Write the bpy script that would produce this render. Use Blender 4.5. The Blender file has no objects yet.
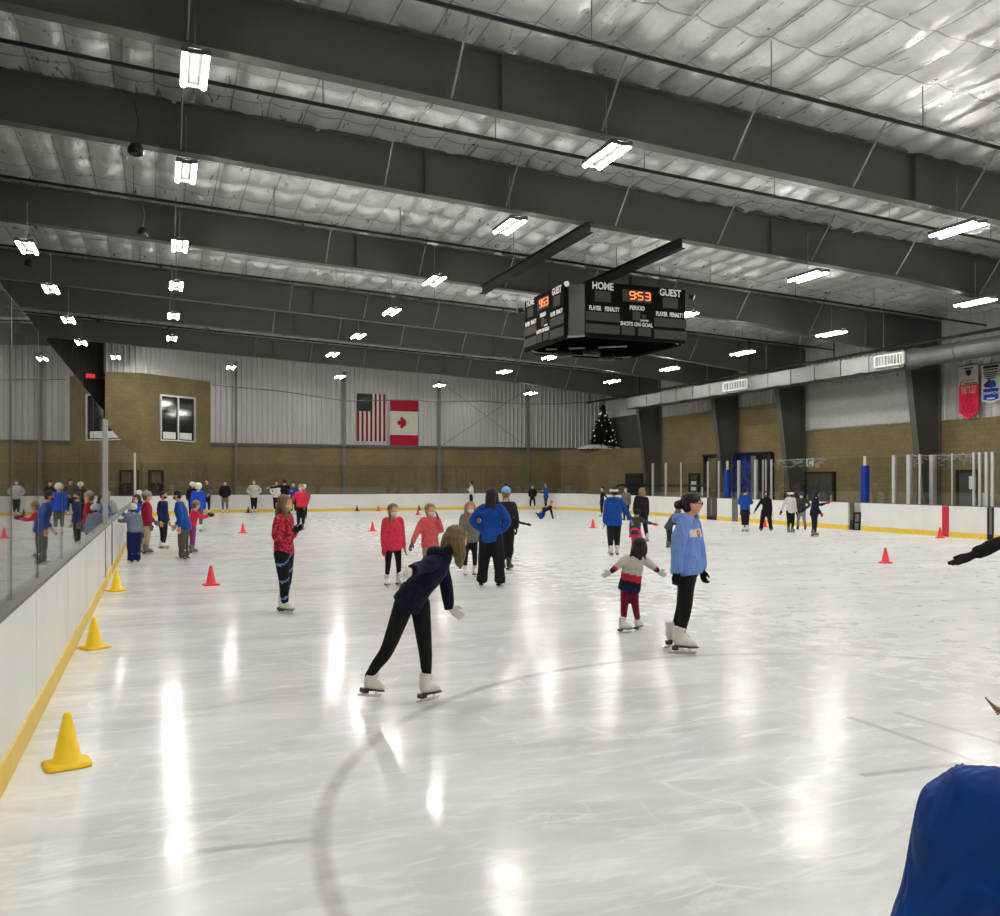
import bpy, bmesh, math, random
from mathutils import Vector, Matrix, noise
random.seed(7)
PI = math.pi
scene = bpy.context.scene
COL = scene.collection

# ------------------------------------------------------------------ camera
CAM_H, F_PX, TH, HOR = 1.85, 865.0, math.atan(340.5/865.0), 480.0
CS, SN = math.cos(TH), math.sin(TH)
FWD = Vector((SN, CS, 0)); RGT = Vector((CS, -SN, 0)); UP = Vector((0, 0, 1))
cam_d = bpy.data.cameras.new('camera'); cam = bpy.data.objects.new('camera', cam_d); COL.objects.link(cam)
cam.location = (0, 0, CAM_H); cam.rotation_euler = (PI/2, 0, -TH)
cam_d.sensor_width = 36; cam_d.sensor_fit = 'HORIZONTAL'; cam_d.lens = 36*F_PX/1000
cam_d.shift_y = (HOR-458.0)/1000.0; cam_d.clip_end = 300; cam_d.clip_start = 0.05
scene.camera = cam
vs_ = scene.view_settings; vs_.view_transform = 'Standard'; vs_.look = 'None'; vs_.gamma = 1.0; vs_.use_curve_mapping = False; vs_.exposure = 1.56
w_ = bpy.data.worlds.new('world'); scene.world = w_; w_.use_nodes = True; w_.node_tree.nodes['Background'].inputs[0].default_value = (0, 0, 0, 1)

def at_depth(px, py, z):                       # the point seen at a pixel, z metres ahead
    return Vector((0, 0, CAM_H)) + FWD*z + RGT*((px-500)*z/F_PX) + UP*((HOR-py)*z/F_PX)
def ground(px, py): return at_depth(px, py, F_PX*CAM_H/(py-HOR))
def ratio(px):
    t = (px-500)/F_PX
    return (SN+t*CS)/(CS-t*SN)
def on_y(px, py, Y):
    X = ratio(px)*Y; z = X*SN+Y*CS
    return Vector((X, Y, CAM_H+(HOR-py)*z/F_PX))
def on_x(px, py, X):
    Y = X/ratio(px); z = X*SN+Y*CS
    return Vector((X, Y, CAM_H+(HOR-py)*z/F_PX))

# ------------------------------------------------------------------ materials
class NT:
    def __init__(s, name):
        s.m = bpy.data.materials.new(name); s.m.use_nodes = True
        s.t = s.m.node_tree; s.t.nodes.clear()
        s.out = s.n('ShaderNodeOutputMaterial')
    def n(s, typ, **kw):
        nd = s.t.nodes.new(typ)
        for k, v in kw.items():
            if k.startswith('i_'):
                key = k[2:]
                key = int(key) if key.isdigit() else key.replace('_', ' ')
                nd.inputs[key].default_value = v
            else: setattr(nd, k, v)
        return nd
    def l(s, a, b): s.t.links.new(a, b)
    def math(s, op, a, b=None, c=None, clamp=False):
        nd = s.n('ShaderNodeMath', operation=op); nd.use_clamp = clamp
        for i, v in enumerate((a, b, c)):
            if v is None: continue
            if isinstance(v, (int, float)): nd.inputs[i].default_value = v
            else: s.l(v, nd.inputs[i])
        return nd.outputs[0]
    def mixc(s, f, a, b, mode='MIX'):
        nd = s.n('ShaderNodeMix', data_type='RGBA', blend_type=mode)
        for k, v in ((0, f), (6, a), (7, b)):
            if isinstance(v, (int, float)): nd.inputs[k].default_value = v
            elif isinstance(v, (tuple, list)): nd.inputs[k].default_value = (*v[:3], 1)
            else: s.l(v, nd.inputs[k])
        return nd.outputs[2]
    def coord(s, kind='Object'): return s.n('ShaderNodeTexCoord').outputs[kind]
    def mapping(s, v, scale=(1, 1, 1), rot=(0, 0, 0)):
        m = s.n('ShaderNodeMapping'); m.inputs['Scale'].default_value = scale; m.inputs['Rotation'].default_value = rot
        s.l(v, m.inputs['Vector']); return m.outputs[0]
    def noise(s, v, scale, detail=3, rough=.5, dist=0):
        nd = s.n('ShaderNodeTexNoise', i_Scale=scale, i_Detail=detail, i_Roughness=rough, i_Distortion=dist)
        s.l(v, nd.inputs['Vector']); return nd.outputs[0]
    def ramp(s, f, a, b, ca=0.0, cb=1.0):
        nd = s.n('ShaderNodeMapRange'); nd.clamp = True
        s.l(f, nd.inputs[0])
        for i, v in zip((1, 2, 3, 4), (a, b, ca, cb)): nd.inputs[i].default_value = v
        return nd.outputs[0]
    def bsdf(s, color, rough=.6, metal=0.0, spec=.5, normal=None, **kw):
        b = s.n('ShaderNodeBsdfPrincipled')
        for k, v in (('Base Color', color), ('Roughness', rough), ('Metallic', metal), ('Specular IOR Level', spec)):
            if isinstance(v, (tuple, list)): b.inputs[k].default_value = (*v[:3], 1)
            elif isinstance(v, (int, float)): b.inputs[k].default_value = v
            else: s.l(v, b.inputs[k])
        if normal is not None: s.l(normal, b.inputs['Normal'])
        for k, v in kw.items(): b.inputs[k.replace('_', ' ')].default_value = v
        s.l(b.outputs[0], s.out.inputs[0]); return b
    def bump(s, h, strength=.3, dist=.02):
        nd = s.n('ShaderNodeBump', i_Strength=strength, i_Distance=dist); s.l(h, nd.inputs['Height']); return nd.outputs[0]

def srgb(r, g, b):
    f = lambda c: (c/255)/12.92 if c <= 10 else (((c/255)+.055)/1.055)**2.4
    return (f(r), f(g), f(b))
_M = {}
def plain(name, c, rough=.6, metal=0.0, spec=.4, var=.10, bump=0.0, scale=8):
    if name in _M: return _M[name]
    t = NT(name); co = t.coord(); nz = t.noise(co, scale, 4)
    f = t.ramp(nz, .3, .7, 1-var, 1+var)
    hsv = t.n('ShaderNodeHueSaturation'); hsv.inputs['Color'].default_value = (*c, 1); t.l(f, hsv.inputs['Value'])
    nrm = t.bump(t.noise(co, scale*4, 4), bump, .01) if bump else None
    t.bsdf(hsv.outputs[0], rough, metal, spec, nrm)
    _M[name] = t.m; return t.m
def cloth(name, c, var=.18, rough=.85, scale=16, bump=.5, spec=.2):
    if name in _M: return _M[name]
    t = NT(name); co = t.coord(); nz = t.noise(co, scale, 3, .6, .4)
    f = t.ramp(nz, .25, .75, 1-var, 1+var)
    hsv = t.n('ShaderNodeHueSaturation'); hsv.inputs['Color'].default_value = (*c, 1); t.l(f, hsv.inputs['Value'])
    folds = t.noise(t.mapping(co, (1, 1, .45)), 9, 2, .5, 1.2)
    nrm = t.bump(folds, bump, .05)
    b = t.bsdf(hsv.outputs[0], rough, 0, spec, nrm)
    _M[name] = t.m; return t.m
def patterned(name, a, b, scale=30, rough=.85, kind='noise', th=.5):
    if name in _M: return _M[name]
    t = NT(name); co = t.coord()
    if kind == 'plaid':
        def bars(axis):
            sp = t.n('ShaderNodeSeparateXYZ'); t.l(co, sp.inputs[0])
            v = t.math('ADD', sp.outputs['X'], sp.outputs['Y']) if axis == 0 else sp.outputs['Z']
            return t.math('GREATER_THAN', t.math('SINE', t.math('MULTIPLY', v, scale)), .1)
        f = t.math('MULTIPLY', t.math('ADD', bars(0), bars(1)), .5)
    else:
        f = t.ramp(t.noise(co, scale, 3, .6), th-.06, th+.06)
    nrm = t.bump(t.noise(co, 9, 2, .5, 1), .5, .04)
    t.bsdf(t.mixc(f, a, b), rough, 0, .2, nrm)
    _M[name] = t.m; return t.m
def hairmat(name, c):
    if name in _M: return _M[name]
    t = NT(name); co = t.coord()
    nz = t.noise(t.mapping(co, (70, 70, 5)), 1.2, 3, .6, .6)
    f = t.ramp(nz, .3, .7, .5, 1.45)
    hsv = t.n('ShaderNodeHueSaturation'); hsv.inputs['Color'].default_value = (*c, 1); t.l(f, hsv.inputs['Value'])
    t.bsdf(hsv.outputs[0], .5, 0, .4, t.bump(nz, .6, .02)); _M[name] = t.m; return t.m
def emit(name, c, s):
    if name in _M: return _M[name]
    t = NT(name); e = t.n('ShaderNodeEmission', i_Strength=s); e.inputs[0].default_value = (*c, 1)
    t.l(e.outputs[0], t.out.inputs[0]); _M[name] = t.m; return t.m

STEEL = plain('dark steel paint', srgb(78, 79, 74), .5, 0, .4, .06)
STEEL_L = plain('brace steel', srgb(128, 129, 124), .5, .3, .4, .05)
BLACK = plain('black paint', (.008, .008, .009), .5, 0, .3, .1)
DARK = plain('dark recess', srgb(34, 34, 32), .8, 0, .2, .1)
ALU = plain('brushed aluminium', (.55, .56, .55), .35, .6, .5, .05)
WHITE = plain('white plastic', (.76, .76, .74), .35, 0, .5, .03)
SIGN = plain('sign white', (.72, .72, .70), .5, 0, .3, .03)
GALV = plain('galvanised duct', srgb(100, 102, 100), .38, .4, .5, .14, .15, 2.2)
CABLE = plain('black cable', (.012, .012, .012), .6)
BLUEPAD = cloth('blue vinyl pad', srgb(8, 50, 132), .1, .5, 6, .3)

def brick_mat():
    t = NT('olive block wall'); co = t.coord()
    sp = t.n('ShaderNodeSeparateXYZ'); t.l(co, sp.inputs[0])
    u = t.math('ADD', sp.outputs['X'], sp.outputs['Y'])
    cb = t.n('ShaderNodeCombineXYZ'); t.l(u, cb.inputs[0]); t.l(sp.outputs['Z'], cb.inputs[1])
    br = t.n('ShaderNodeTexBrick', i_Scale=1.0)
    br.inputs['Color1'].default_value = (*srgb(128, 115, 85), 1); br.inputs['Color2'].default_value = (*srgb(123, 111, 81), 1)
    br.inputs['Mortar'].default_value = (*srgb(113, 102, 76), 1)
    br.inputs['Mortar Size'].default_value = .012; br.inputs['Brick Width'].default_value = .4; br.inputs['Row Height'].default_value = .2
    br.inputs['Mortar Smooth'].default_value = .4
    t.l(cb.outputs[0], br.inputs['Vector'])
    nz = t.noise(co, .7, 5, .6); nf = t.noise(co, 9, 4, .7)
    col = t.mixc(1.0, br.outputs['Color'], t.mixc(t.ramp(nz, .3, .7), (.82, .82, .82), (1.12, 1.1, 1.06)), 'MULTIPLY')
    col = t.mixc(1.0, col, t.mixc(t.ramp(nf, .3, .7), (.86, .86, .86), (1.1, 1.1, 1.1)), 'MULTIPLY')
    t.bsdf(col, .85, 0, .15, t.bump(br.outputs['Fac'], -.3, .01)); return t.m
BRICK = brick_mat()
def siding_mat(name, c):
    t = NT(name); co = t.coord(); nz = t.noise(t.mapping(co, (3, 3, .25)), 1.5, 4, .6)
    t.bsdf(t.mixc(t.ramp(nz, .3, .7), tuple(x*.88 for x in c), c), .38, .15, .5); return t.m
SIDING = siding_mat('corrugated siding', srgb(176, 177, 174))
SIDING_SHADE = siding_mat('shaded corrugated siding', srgb(90, 88, 80))  # siding colour darkened to carry the shade of the left end

def foil_mat():
    t = NT('foil insulation'); co = t.coord()
    n1 = t.noise(co, 2.2, 5, .62, .8); n2 = t.noise(t.mapping(co, (1, .22, 1), (0, 0, .12)), 5, 3, .5, 1.0)
    sp = t.n('ShaderNodeSeparateXYZ'); t.l(co, sp.inputs[0])
    # taped seams of the facing
    def seam(v, period, w):
        fr = t.math('FRACT', t.math('DIVIDE', v, period))
        d = t.math('ABSOLUTE', t.math('SUBTRACT', fr, .5))
        return t.math('GREATER_THAN', d, .5-w/period/2)
    sx = seam(t.math('ADD', sp.outputs['X'], 100.0), .74, .03); sy = seam(t.math('ADD', sp.outputs['Y'], 100.0), 1.3, .04)
    s = t.math('MAXIMUM', sx, sy)
    col = t.mixc(t.ramp(n1, .3, .7), (.70, .71, .705), (.86, .865, .86))
    col = t.mixc(t.math('MULTIPLY', s, .6), col, (.14, .14, .135))
    h = t.math('ADD', t.math('MULTIPLY', n1, .7), t.math('MULTIPLY', n2, .5))
    t.bsdf(col, t.ramp(n2, .3, .7, .26, .40), .68, .5, t.bump(h, .42, .07)); return t.m
FOIL = foil_mat()

def ice_mat():
    t = NT('ice'); co = t.coord()
    n1 = t.noise(t.mapping(co, (.5, 1.3, 1)), .9, 5, .6, .5)
    n2 = t.noise(t.mapping(co, (.6, 2.4, 1), (0, 0, .25)), 2.6, 6, .7, .8)
    col = t.mixc(t.ramp(n1, .3, .7), (.57, .585, .58), (.79, .80, .795))
    col = t.mixc(t.ramp(n2, .5, .7, 0, .65), col, (.93, .94, .93))
    n3 = t.noise(t.mapping(co, (.35, 1.6, 1)), 1.3, 5, .65, .3); col = t.mixc(t.ramp(n3, .5, .75, 0, .35), col, (.50, .515, .51))
    # skate scratches: thin curved cuts
    w = t.n('ShaderNodeTexVoronoi', feature='DISTANCE_TO_EDGE', i_Scale=.9); w.inputs['Randomness'].default_value = 1
    wc = t.n('ShaderNodeVectorMath', operation='ADD'); nn = t.n('ShaderNodeTexNoise', i_Scale=.6, i_Detail=2); t.l(co, nn.inputs['Vector'])
    sc = t.n('ShaderNodeVectorMath', operation='SCALE'); sc.inputs[3].default_value = 1.5; t.l(nn.outputs['Color'], sc.inputs[0])
    t.l(t.mapping(co, (.5, 1.1, 1)), wc.inputs[0]); t.l(sc.outputs[0], wc.inputs[1]); t.l(wc.outputs[0], w.inputs['Vector'])
    scr = t.math('MULTIPLY', t.ramp(w.outputs['Distance'], .001, .016, 1, 0), t.ramp(t.noise(co, 1.7, 3), .48, .62))
    col = t.mixc(t.math('MULTIPLY', scr, .42), col, (.95, .95, .94))
    w2 = t.n('ShaderNodeTexVoronoi', feature='DISTANCE_TO_EDGE', i_Scale=1.7)
    wc2 = t.n('ShaderNodeVectorMath', operation='ADD'); t.l(t.mapping(co, (1.3, .45, 1), (0, 0, .6)), wc2.inputs[0]); t.l(sc.outputs[0], wc2.inputs[1]); t.l(wc2.outputs[0], w2.inputs['Vector'])
    scr2 = t.math('MULTIPLY', t.ramp(w2.outputs['Distance'], .002, .01, 1, 0), t.ramp(t.noise(co, 1.1, 3), .52, .66))
    col = t.mixc(t.math('MULTIPLY', scr2, .35), col, (.95, .95, .94))
    # faded painted lines under the ice
    sp = t.n('ShaderNodeSeparateXYZ'); t.l(co, sp.inputs[0])
    def flat(v):
        c = t.n('ShaderNodeCombineXYZ'); s2 = t.n('ShaderNodeSeparateXYZ'); t.l(v, s2.inputs[0]); t.l(s2.outputs[0], c.inputs[0]); t.l(s2.outputs[1], c.inputs[1]); return c.outputs[0]
    P = flat(co); masks = []
    def dist_to(c):
        d = t.n('ShaderNodeVectorMath', operation='DISTANCE'); t.l(P, d.inputs[0]); d.inputs[1].default_value = (c[0], c[1], 0); return d.outputs['Value']
    rr = t.math('ABSOLUTE', t.math('SUBTRACT', dist_to((4.69, 3.78)), 3.98))
    masks.append(t.ramp(rr, .02, .07, 1, 0))
    rr2 = t.math('ABSOLUTE', t.math('SUBTRACT', dist_to((18.4, 3.78)), 3.98)); masks.append(t.ramp(rr2, .015, .05, 1, 0))
    def seg(a, b, w=.03):
        a = Vector((a[0], a[1], 0)); b = Vector((b[0], b[1], 0)); ab = b-a
        v = t.n('ShaderNodeVectorMath', operation='SUBTRACT'); t.l(P, v.inputs[0]); v.inputs[1].default_value = a
        dt = t.n('ShaderNodeVectorMath', operation='DOT_PRODUCT'); t.l(v.outputs[0], dt.inputs[0]); dt.inputs[1].default_value = ab/ab.length_squared
        k = t.math('ADD', dt.outputs['Value'], 0.0, clamp=True)
        s3 = t.n('ShaderNodeVectorMath', operation='SCALE'); s3.inputs[0].default_value = ab; t.l(k, s3.inputs[3])
        d = t.n('ShaderNodeVectorMath', operation='DISTANCE'); t.l(v.outputs[0], d.inputs[0]); t.l(s3.outputs[0], d.inputs[1])
        masks.append(t.ramp(d.outputs['Value'], w*.5, w*1.5, 1, 0))
    for a, b in (((202, 851), (322, 838)), ((852, 718), (978, 762)), ((898, 713), (1010, 746)), ((865, 775), (975, 762))):
        seg(ground(*a), ground(*b), .03)
    m = masks[0]
    for x in masks[1:]: m = t.math('MAXIMUM', m, x)
    m = t.math('MULTIPLY', m, t.ramp(t.noise(co, 7, 3), .3, .6, .35, .62))
    col = t.mixc(m, col, (.36, .345, .34))
    # faint line across the rink
    def band(y, w, k):
        nonlocal col
        d = t.math('ABSOLUTE', t.math('SUBTRACT', sp.outputs[1], y))
        col = t.mixc(t.math('MULTIPLY', t.ramp(d, w*.5, w, 1, 0), k), col, (.42, .42, .43))
    band(14.9, .12, .35); band(30.5, .18, .4); band(22.6, .12, .25)
    rough = t.math('ADD', t.ramp(t.noise(co, 3.5, 5, .6), .3, .7, .08, .20), t.ramp(sp.outputs[0], 1.0, 9.0, 0, .17))
    hb = t.math('ADD', t.noise(co, 1.6, 3), t.math('MULTIPLY', t.math('ADD', scr, scr2), .05))
    t.bsdf(col, rough, 0, .20, t.bump(hb, .22, .012), IOR=1.31); return t.m
ICE = ice_mat()

def glass_mat():
    t = NT('clear rink glass')
    fr = t.n('ShaderNodeFresnel'); ge = t.n('ShaderNodeNewGeometry'); t.l(t.ramp(ge.outputs['Backfacing'], 0, 1, 1.5, 1/1.5), fr.inputs[0]); tr = t.n('ShaderNodeBsdfTransparent'); tr.inputs[0].default_value = (.93, .95, .94, 1)
    gl = t.n('ShaderNodeBsdfGlossy', i_Roughness=.01); gl.inputs[0].default_value = (.95, .95, .95, 1)
    mx = t.n('ShaderNodeMixShader'); t.l(fr.outputs[0], mx.inputs[0]); t.l(tr.outputs[0], mx.inputs[1]); t.l(gl.outputs[0], mx.inputs[2])
    t.l(mx.outputs[0], t.out.inputs[0]); return t.m
GLASS = glass_mat()
BOARD = plain('white board', (.68, .685, .665), .3, 0, .45, .05, .05, 1.5)
YELLOW = plain('yellow kick plate', srgb(220, 188, 66), .4, 0, .4, .08)
CAPM = plain('grey cap rail', srgb(88, 89, 86), .45, 0, .4, .1)

# ------------------------------------------------------------------ mesh helpers
def setp(o, label=None, cat=None, group=None, kind=None):
    for k, v in (('label', label), ('category', cat), ('group', group), ('kind', kind)):
        if v: o[k] = v
    return o
def link(name, bm, mats, parent=None, smooth=False, loc=None):
    me = bpy.data.meshes.new(name)
    bmesh.ops.recalc_face_normals(bm, faces=bm.faces); bm.to_mesh(me); bm.free()
    for m in (mats if isinstance(mats, (list, tuple)) else [mats]): me.materials.append(m)
    if smooth: me.polygons.foreach_set('use_smooth', [True]*len(me.polygons))
    o = bpy.data.objects.new(name, me); COL.objects.link(o)
    if loc is not None: o.location = loc
    if parent is not None: o.parent = parent
    return o
def empty(name, loc=(0, 0, 0), rz=0, label=None, cat=None, group=None, kind=None):
    o = bpy.data.objects.new(name, None); COL.objects.link(o); o.location = loc; o.rotation_euler = (0, 0, rz)
    o.empty_display_size = .1
    return setp(o, label, cat, group, kind)
def box(bm, c, s, rz=0, mi=0, bevel=0):
    r = bmesh.ops.create_cube(bm, size=1.0, matrix=Matrix.Translation(c) @ Matrix.Rotation(rz, 4, 'Z') @ Matrix.Diagonal((*s, 1)))
    fs = set(f for v in r['verts'] for f in v.link_faces)
    for f in fs: f.material_index = mi
    if bevel:
        es = set(e for v in r['verts'] for e in v.link_edges)
        bmesh.ops.bevel(bm, geom=list(es), offset=bevel, segments=2, affect='EDGES')
    return r
def B(): return bmesh.new()
def prism(bm, poly, z0, z1, mi=0):                 # poly of (x, y)
    a = [bm.verts.new((p[0], p[1], z0)) for p in poly]; b = [bm.verts.new((p[0], p[1], z1)) for p in poly]
    n = len(poly)
    for i in range(n):
        f = bm.faces.new((a[i], a[(i+1) % n], b[(i+1) % n], b[i])); f.material_index = mi
    for q in (a[::-1], b):
        f = bm.faces.new(q); f.material_index = mi
def extrude_xz(bm, poly, y0, y1, mi=0):            # poly of (x, z)
    a = [bm.verts.new((p[0], y0, p[1])) for p in poly]; b = [bm.verts.new((p[0], y1, p[1])) for p in poly]
    n = len(poly)
    for i in range(n):
        f = bm.faces.new((a[i], a[(i+1) % n], b[(i+1) % n], b[i])); f.material_index = mi
    for q in (a[::-1], b):
        f = bm.faces.new(q); f.material_index = mi
def tube(bm, pts, r, seg=6, mi=0, caps=True):
    pts = [Vector(p) for p in pts]; rs = r if isinstance(r, (list, tuple)) else [r]*len(pts); rings = []
    for i, p in enumerate(pts):
        t = (pts[min(i+1, len(pts)-1)]-pts[max(i-1, 0)]).normalized()
        s = t.cross(UP if abs(t.z) < .95 else Vector((1, 0, 0))).normalized(); n = t.cross(s)
        rings.append([bm.verts.new(p+(s*math.cos(2*PI*k/seg)+n*math.sin(2*PI*k/seg))*rs[i]) for k in range(seg)])
    for a, b in zip(rings, rings[1:]):
        for k in range(seg):
            f = bm.faces.new((a[k], a[(k+1) % seg], b[(k+1) % seg], b[k])); f.material_index = mi
    if caps:
        bm.faces.new(rings[0][::-1]).material_index = mi; bm.faces.new(rings[-1]).material_index = mi
def lathe(bm, prof, c=(0, 0, 0), seg=16, mi=0):
    c = Vector(c); rings = []
    for r, z in prof:
        rings.append([bm.verts.new(c+Vector((r*math.cos(2*PI*k/seg), r*math.sin(2*PI*k/seg), z))) for k in range(seg)])
    for a, b in zip(rings, rings[1:]):
        for k in range(seg): bm.faces.new((a[k], a[(k+1) % seg], b[(k+1) % seg], b[k])).material_index = mi
    bm.faces.new(rings[0][::-1]).material_index = mi; bm.faces.new(rings[-1]).material_index = mi
def copy_tree(o, parent=None):
    c = o.copy(); COL.objects.link(c); c.parent = parent
    for ch in list(o.children): copy_tree(ch, c)
    return c

# ------------------------------------------------------------------ geometry of the hall
XL, XR, YN, YF = -.87, 23.85, -5.7, 51.0          # rink
WL, WR, WN, WF = -6.6, 29.5, -12.0, 54.5          # building
def z_top(X): return CAM_H+7.71-.0445*X
def z_bot(X): return CAM_H+6.74-.0475*X

def rink_path(off=0.0, rad=4.6, step=9):          # closed outline, counter clockwise from above
    x0, x1, y0, y1, r = XL-off, XR+off, YN-off, YF+off, rad+off
    pts = []
    for cx, cy, a0 in ((x1-r, y0+r, -90), (x1-r, y1-r, 0), (x0+r, y1-r, 90), (x0+r, y0+r, 180)):
        for k in range(step+1):
            a = math.radians(a0+90*k/step); pts.append(Vector((cx+r*math.cos(a), cy+r*math.sin(a), 0)))
    return pts

bm = B(); vs = [bm.verts.new(p) for p in rink_path(.02, step=16)]; bm.faces.new(vs)
setp(link('floor', bm, ICE), 'pale scratched ice sheet filling the whole rink', kind='structure')
bm = B(); box(bm, ((WL+WR)/2, (WN+WF)/2, -.12), (WR-WL+1, WF-WN+1, .2))
setp(link('floor_surround', bm, plain('rubber floor', srgb(50, 50, 50), .8)), 'dark rubber floor around the outside of the rink boards', kind='structure')

# foil ceiling
bm = B(); nx, ny = 300, 380
x0, x1, y0, y1 = WL-.2, WR+.2, WN-.2, WF+.2
grid = []
for j in range(ny+1):
    Y = y0+(y1-y0)*j/ny; row = []
    for i in range(nx+1):
        X = x0+(x1-x0)*i/nx
        px = abs(math.sin(PI*(X+100)/.74)); py = abs(math.sin(PI*(Y+100)/1.3))
        sag = .15*px**.5*(.3+.7*py**.5)
        wr = noise.noise(Vector((X*1.7, Y*.9, 0)))*.05+noise.noise(Vector((X*4.3, Y*3.1, 5)))*.02
        row.append(bm.verts.new((X, Y, z_top(X)+.16-sag+wr)))
    grid.append(row)
for j in range(ny):
    for i in range(nx): bm.faces.new((grid[j][i], grid[j][i+1], grid[j+1][i+1], grid[j+1][i]))
setp(link('ceiling', bm, FOIL, smooth=True), 'quilted silver foil insulation across the sloping roof', kind='structure')

def corr(bm, a, b, z0, z1a, z1b=None, pitch=.3, depth=.065, nrm=None):   # ribbed sheet from a to b
    a = Vector((*a, 0)); b = Vector((*b, 0)); d = b-a; L = d.length; d.normalize()
    n = Vector((d.y, -d.x, 0)) if nrm is None else nrm
    z1b = z1a if z1b is None else z1b
    prof = []; k = int(L/pitch)
    for i in range(k+1):
        s = i*pitch
        for ds, dd in ((0, 0), (.045, depth), (.09, depth), (.135, 0)):
            if s+ds <= L: prof.append((s+ds, dd))
    prof.append((L, 0)); lo = []; hi = []
    for s, dd in prof:
        p = a+d*s+n*dd; zt = z1a+(z1b-z1a)*s/L
        lo.append(bm.verts.new((p.x, p.y, z0))); hi.append(bm.verts.new((p.x, p.y, zt)))
    for i in range(len(prof)-1): bm.faces.new((lo[i], lo[i+1], hi[i+1], hi[i]))

# far wall: block base, ribbed metal above
bm = B(); box(bm, ((WL+WR)/2, WF+.15, 2.0), (WR-WL, .3, 4.0))
setp(link('wall_far', bm, BRICK), 'olive block base of the far end wall', kind='structure')
bm = B(); corr(bm, (2.8, WF), (WR, WF), 4.0, z_top(2.8)+.1, z_top(WR)+.1)
setp(link('wall_far_siding', bm, SIDING), 'light grey ribbed metal siding on the far end wall', kind='structure')
bm = B(); corr(bm, (WL, WF), (2.8, WF), 4.0, z_top(WL)+.1, z_top(2.8)+.1)  # shadow of this recess is put into the sheet colour
setp(link('wall_far_recess', bm, SIDING_SHADE), 'ribbed metal siding with shade in its colour, left end of the far wall', kind='structure')
bm = B(); box(bm, ((2.8+WR)/2, WF-.06, 4.0), (WR-2.8, .12, .16))
setp(link('trim_1', bm, STEEL), 'grey ledge between the block base and the siding of the far wall', kind='structure')
# projecting block volume with the upstairs window
blk = [(-2.75, 51.55), (-.95, 51.4), (2.9, WF), (-2.75, WF)]
bm = B(); prism(bm, blk, 0, 7.73)
setp(link('wall_far_block', bm, BRICK), 'tall olive block room projecting from the far left corner', kind='structure')
bm = B()
for p, q in (((-2.75, 51.55), (-.95, 51.4)), ((-.95, 51.4), (2.9, WF))): corr(bm, p, q, 7.73, z_top(p[0])+.1, z_top(q[0])+.1)
corr(bm, (-2.75, WF), (-2.75, 51.55), 7.73, z_top(-2.75)+.1)
setp(link('wall_far_block_siding', bm, SIDING), 'ribbed metal siding above the projecting block room', kind='structure')
# upstairs window on the slanted face
pa, pb = Vector((-.95, 51.4, 0)), Vector((2.9, WF, 0)); dd = (pb-pa).normalized(); nn = Vector((dd.y, -dd.x, 0))
def slant(px):
    lo, hi = 0.0, 1.0
    for _ in range(40):
        m = (lo+hi)/2; p = pa.lerp(pb, m)
        if p.x/p.y < ratio(px): lo = m
        else: hi = m
    return pa.lerp(pb, lo)
w0, w1 = slant(160), slant(194); zc = w0.x*SN+w0.y*CS
zt, zb = CAM_H+(HOR-395)*zc/F_PX, CAM_H+(HOR-440)*zc/F_PX; ang = math.atan2(dd.y, dd.x); mid = (w0+w1)/2; wl = (w1-w0).length
def on_face(u, z, out=0.0): p = mid+dd*u+nn*out; return (p.x, p.y, z)
bm = B(); box(bm, on_face(0, (zt+zb)/2, .0), (wl, .06, zt-zb), ang)
win = setp(link('window_1', bm, plain('dark window glass', (.012, .013, .014), .08, 0, .6)), 'dark two-pane upstairs window in the projecting block room', kind='structure')
bm = B(); fw = .09
for u in (-wl/2, 0, wl/2): box(bm, on_face(u, (zt+zb)/2, .05), (fw, .1, zt-zb+fw), ang)
for z in (zt, zb): box(bm, on_face(0, z, .05), (wl+fw, .098, fw), ang)
link('window_frame', bm, ALU, win)
bm = B()
for u in (-.55, .5): box(bm, on_face(u*wl/2.2, zb+.28, .045), (wl*.36, .03, .38), ang)
link('window_paper', bm, SIGN, win)
# small lower openings in the block room (rental windows)
for i, (a, b, y) in enumerate(((127, 138, 471), (149, 161.5, 471))):
    p = on_y(a, y, 51.45) if a < 140 else None
    if p is not None: q = on_y(b, y, 51.42); c = (p+q)/2; rz = -.08; w = (q-p).length; z1 = p.z
    else:
        p, q = slant(a), slant(b); c = (p+q)/2; rz = ang; w = (q-p).length; z1 = CAM_H+(HOR-y)*(p.x*SN+p.y*CS)/F_PX
    o = Vector((math.sin(rz), -math.cos(rz), 0))
    r = empty('door_%d' % (i+1), (c.x, c.y, 0), rz, 'dark framed glazed doorway low in the projecting block room', None, None, 'structure')
    bm = B()
    for s in (-1, 1): box(bm, (s*w/2, -.04, z1/2), (.12, .14, z1))
    box(bm, (0, -.04, z1), (w+.12, .14, .12)); link('door_frame', bm, BLACK, r)
    bm = B(); box(bm, (0, -.01, z1/2), (w-.1, .06, z1-.06)); link('door_leaf', bm, plain('lit doorway', srgb(96, 88, 70), .6, 0, .3, .3, 0, 3), r)
    bm = B(); box(bm, (0, -.05, .9), (w-.12, .04, 1.6)); link('kick_panel', bm, DARK, r)
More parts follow.
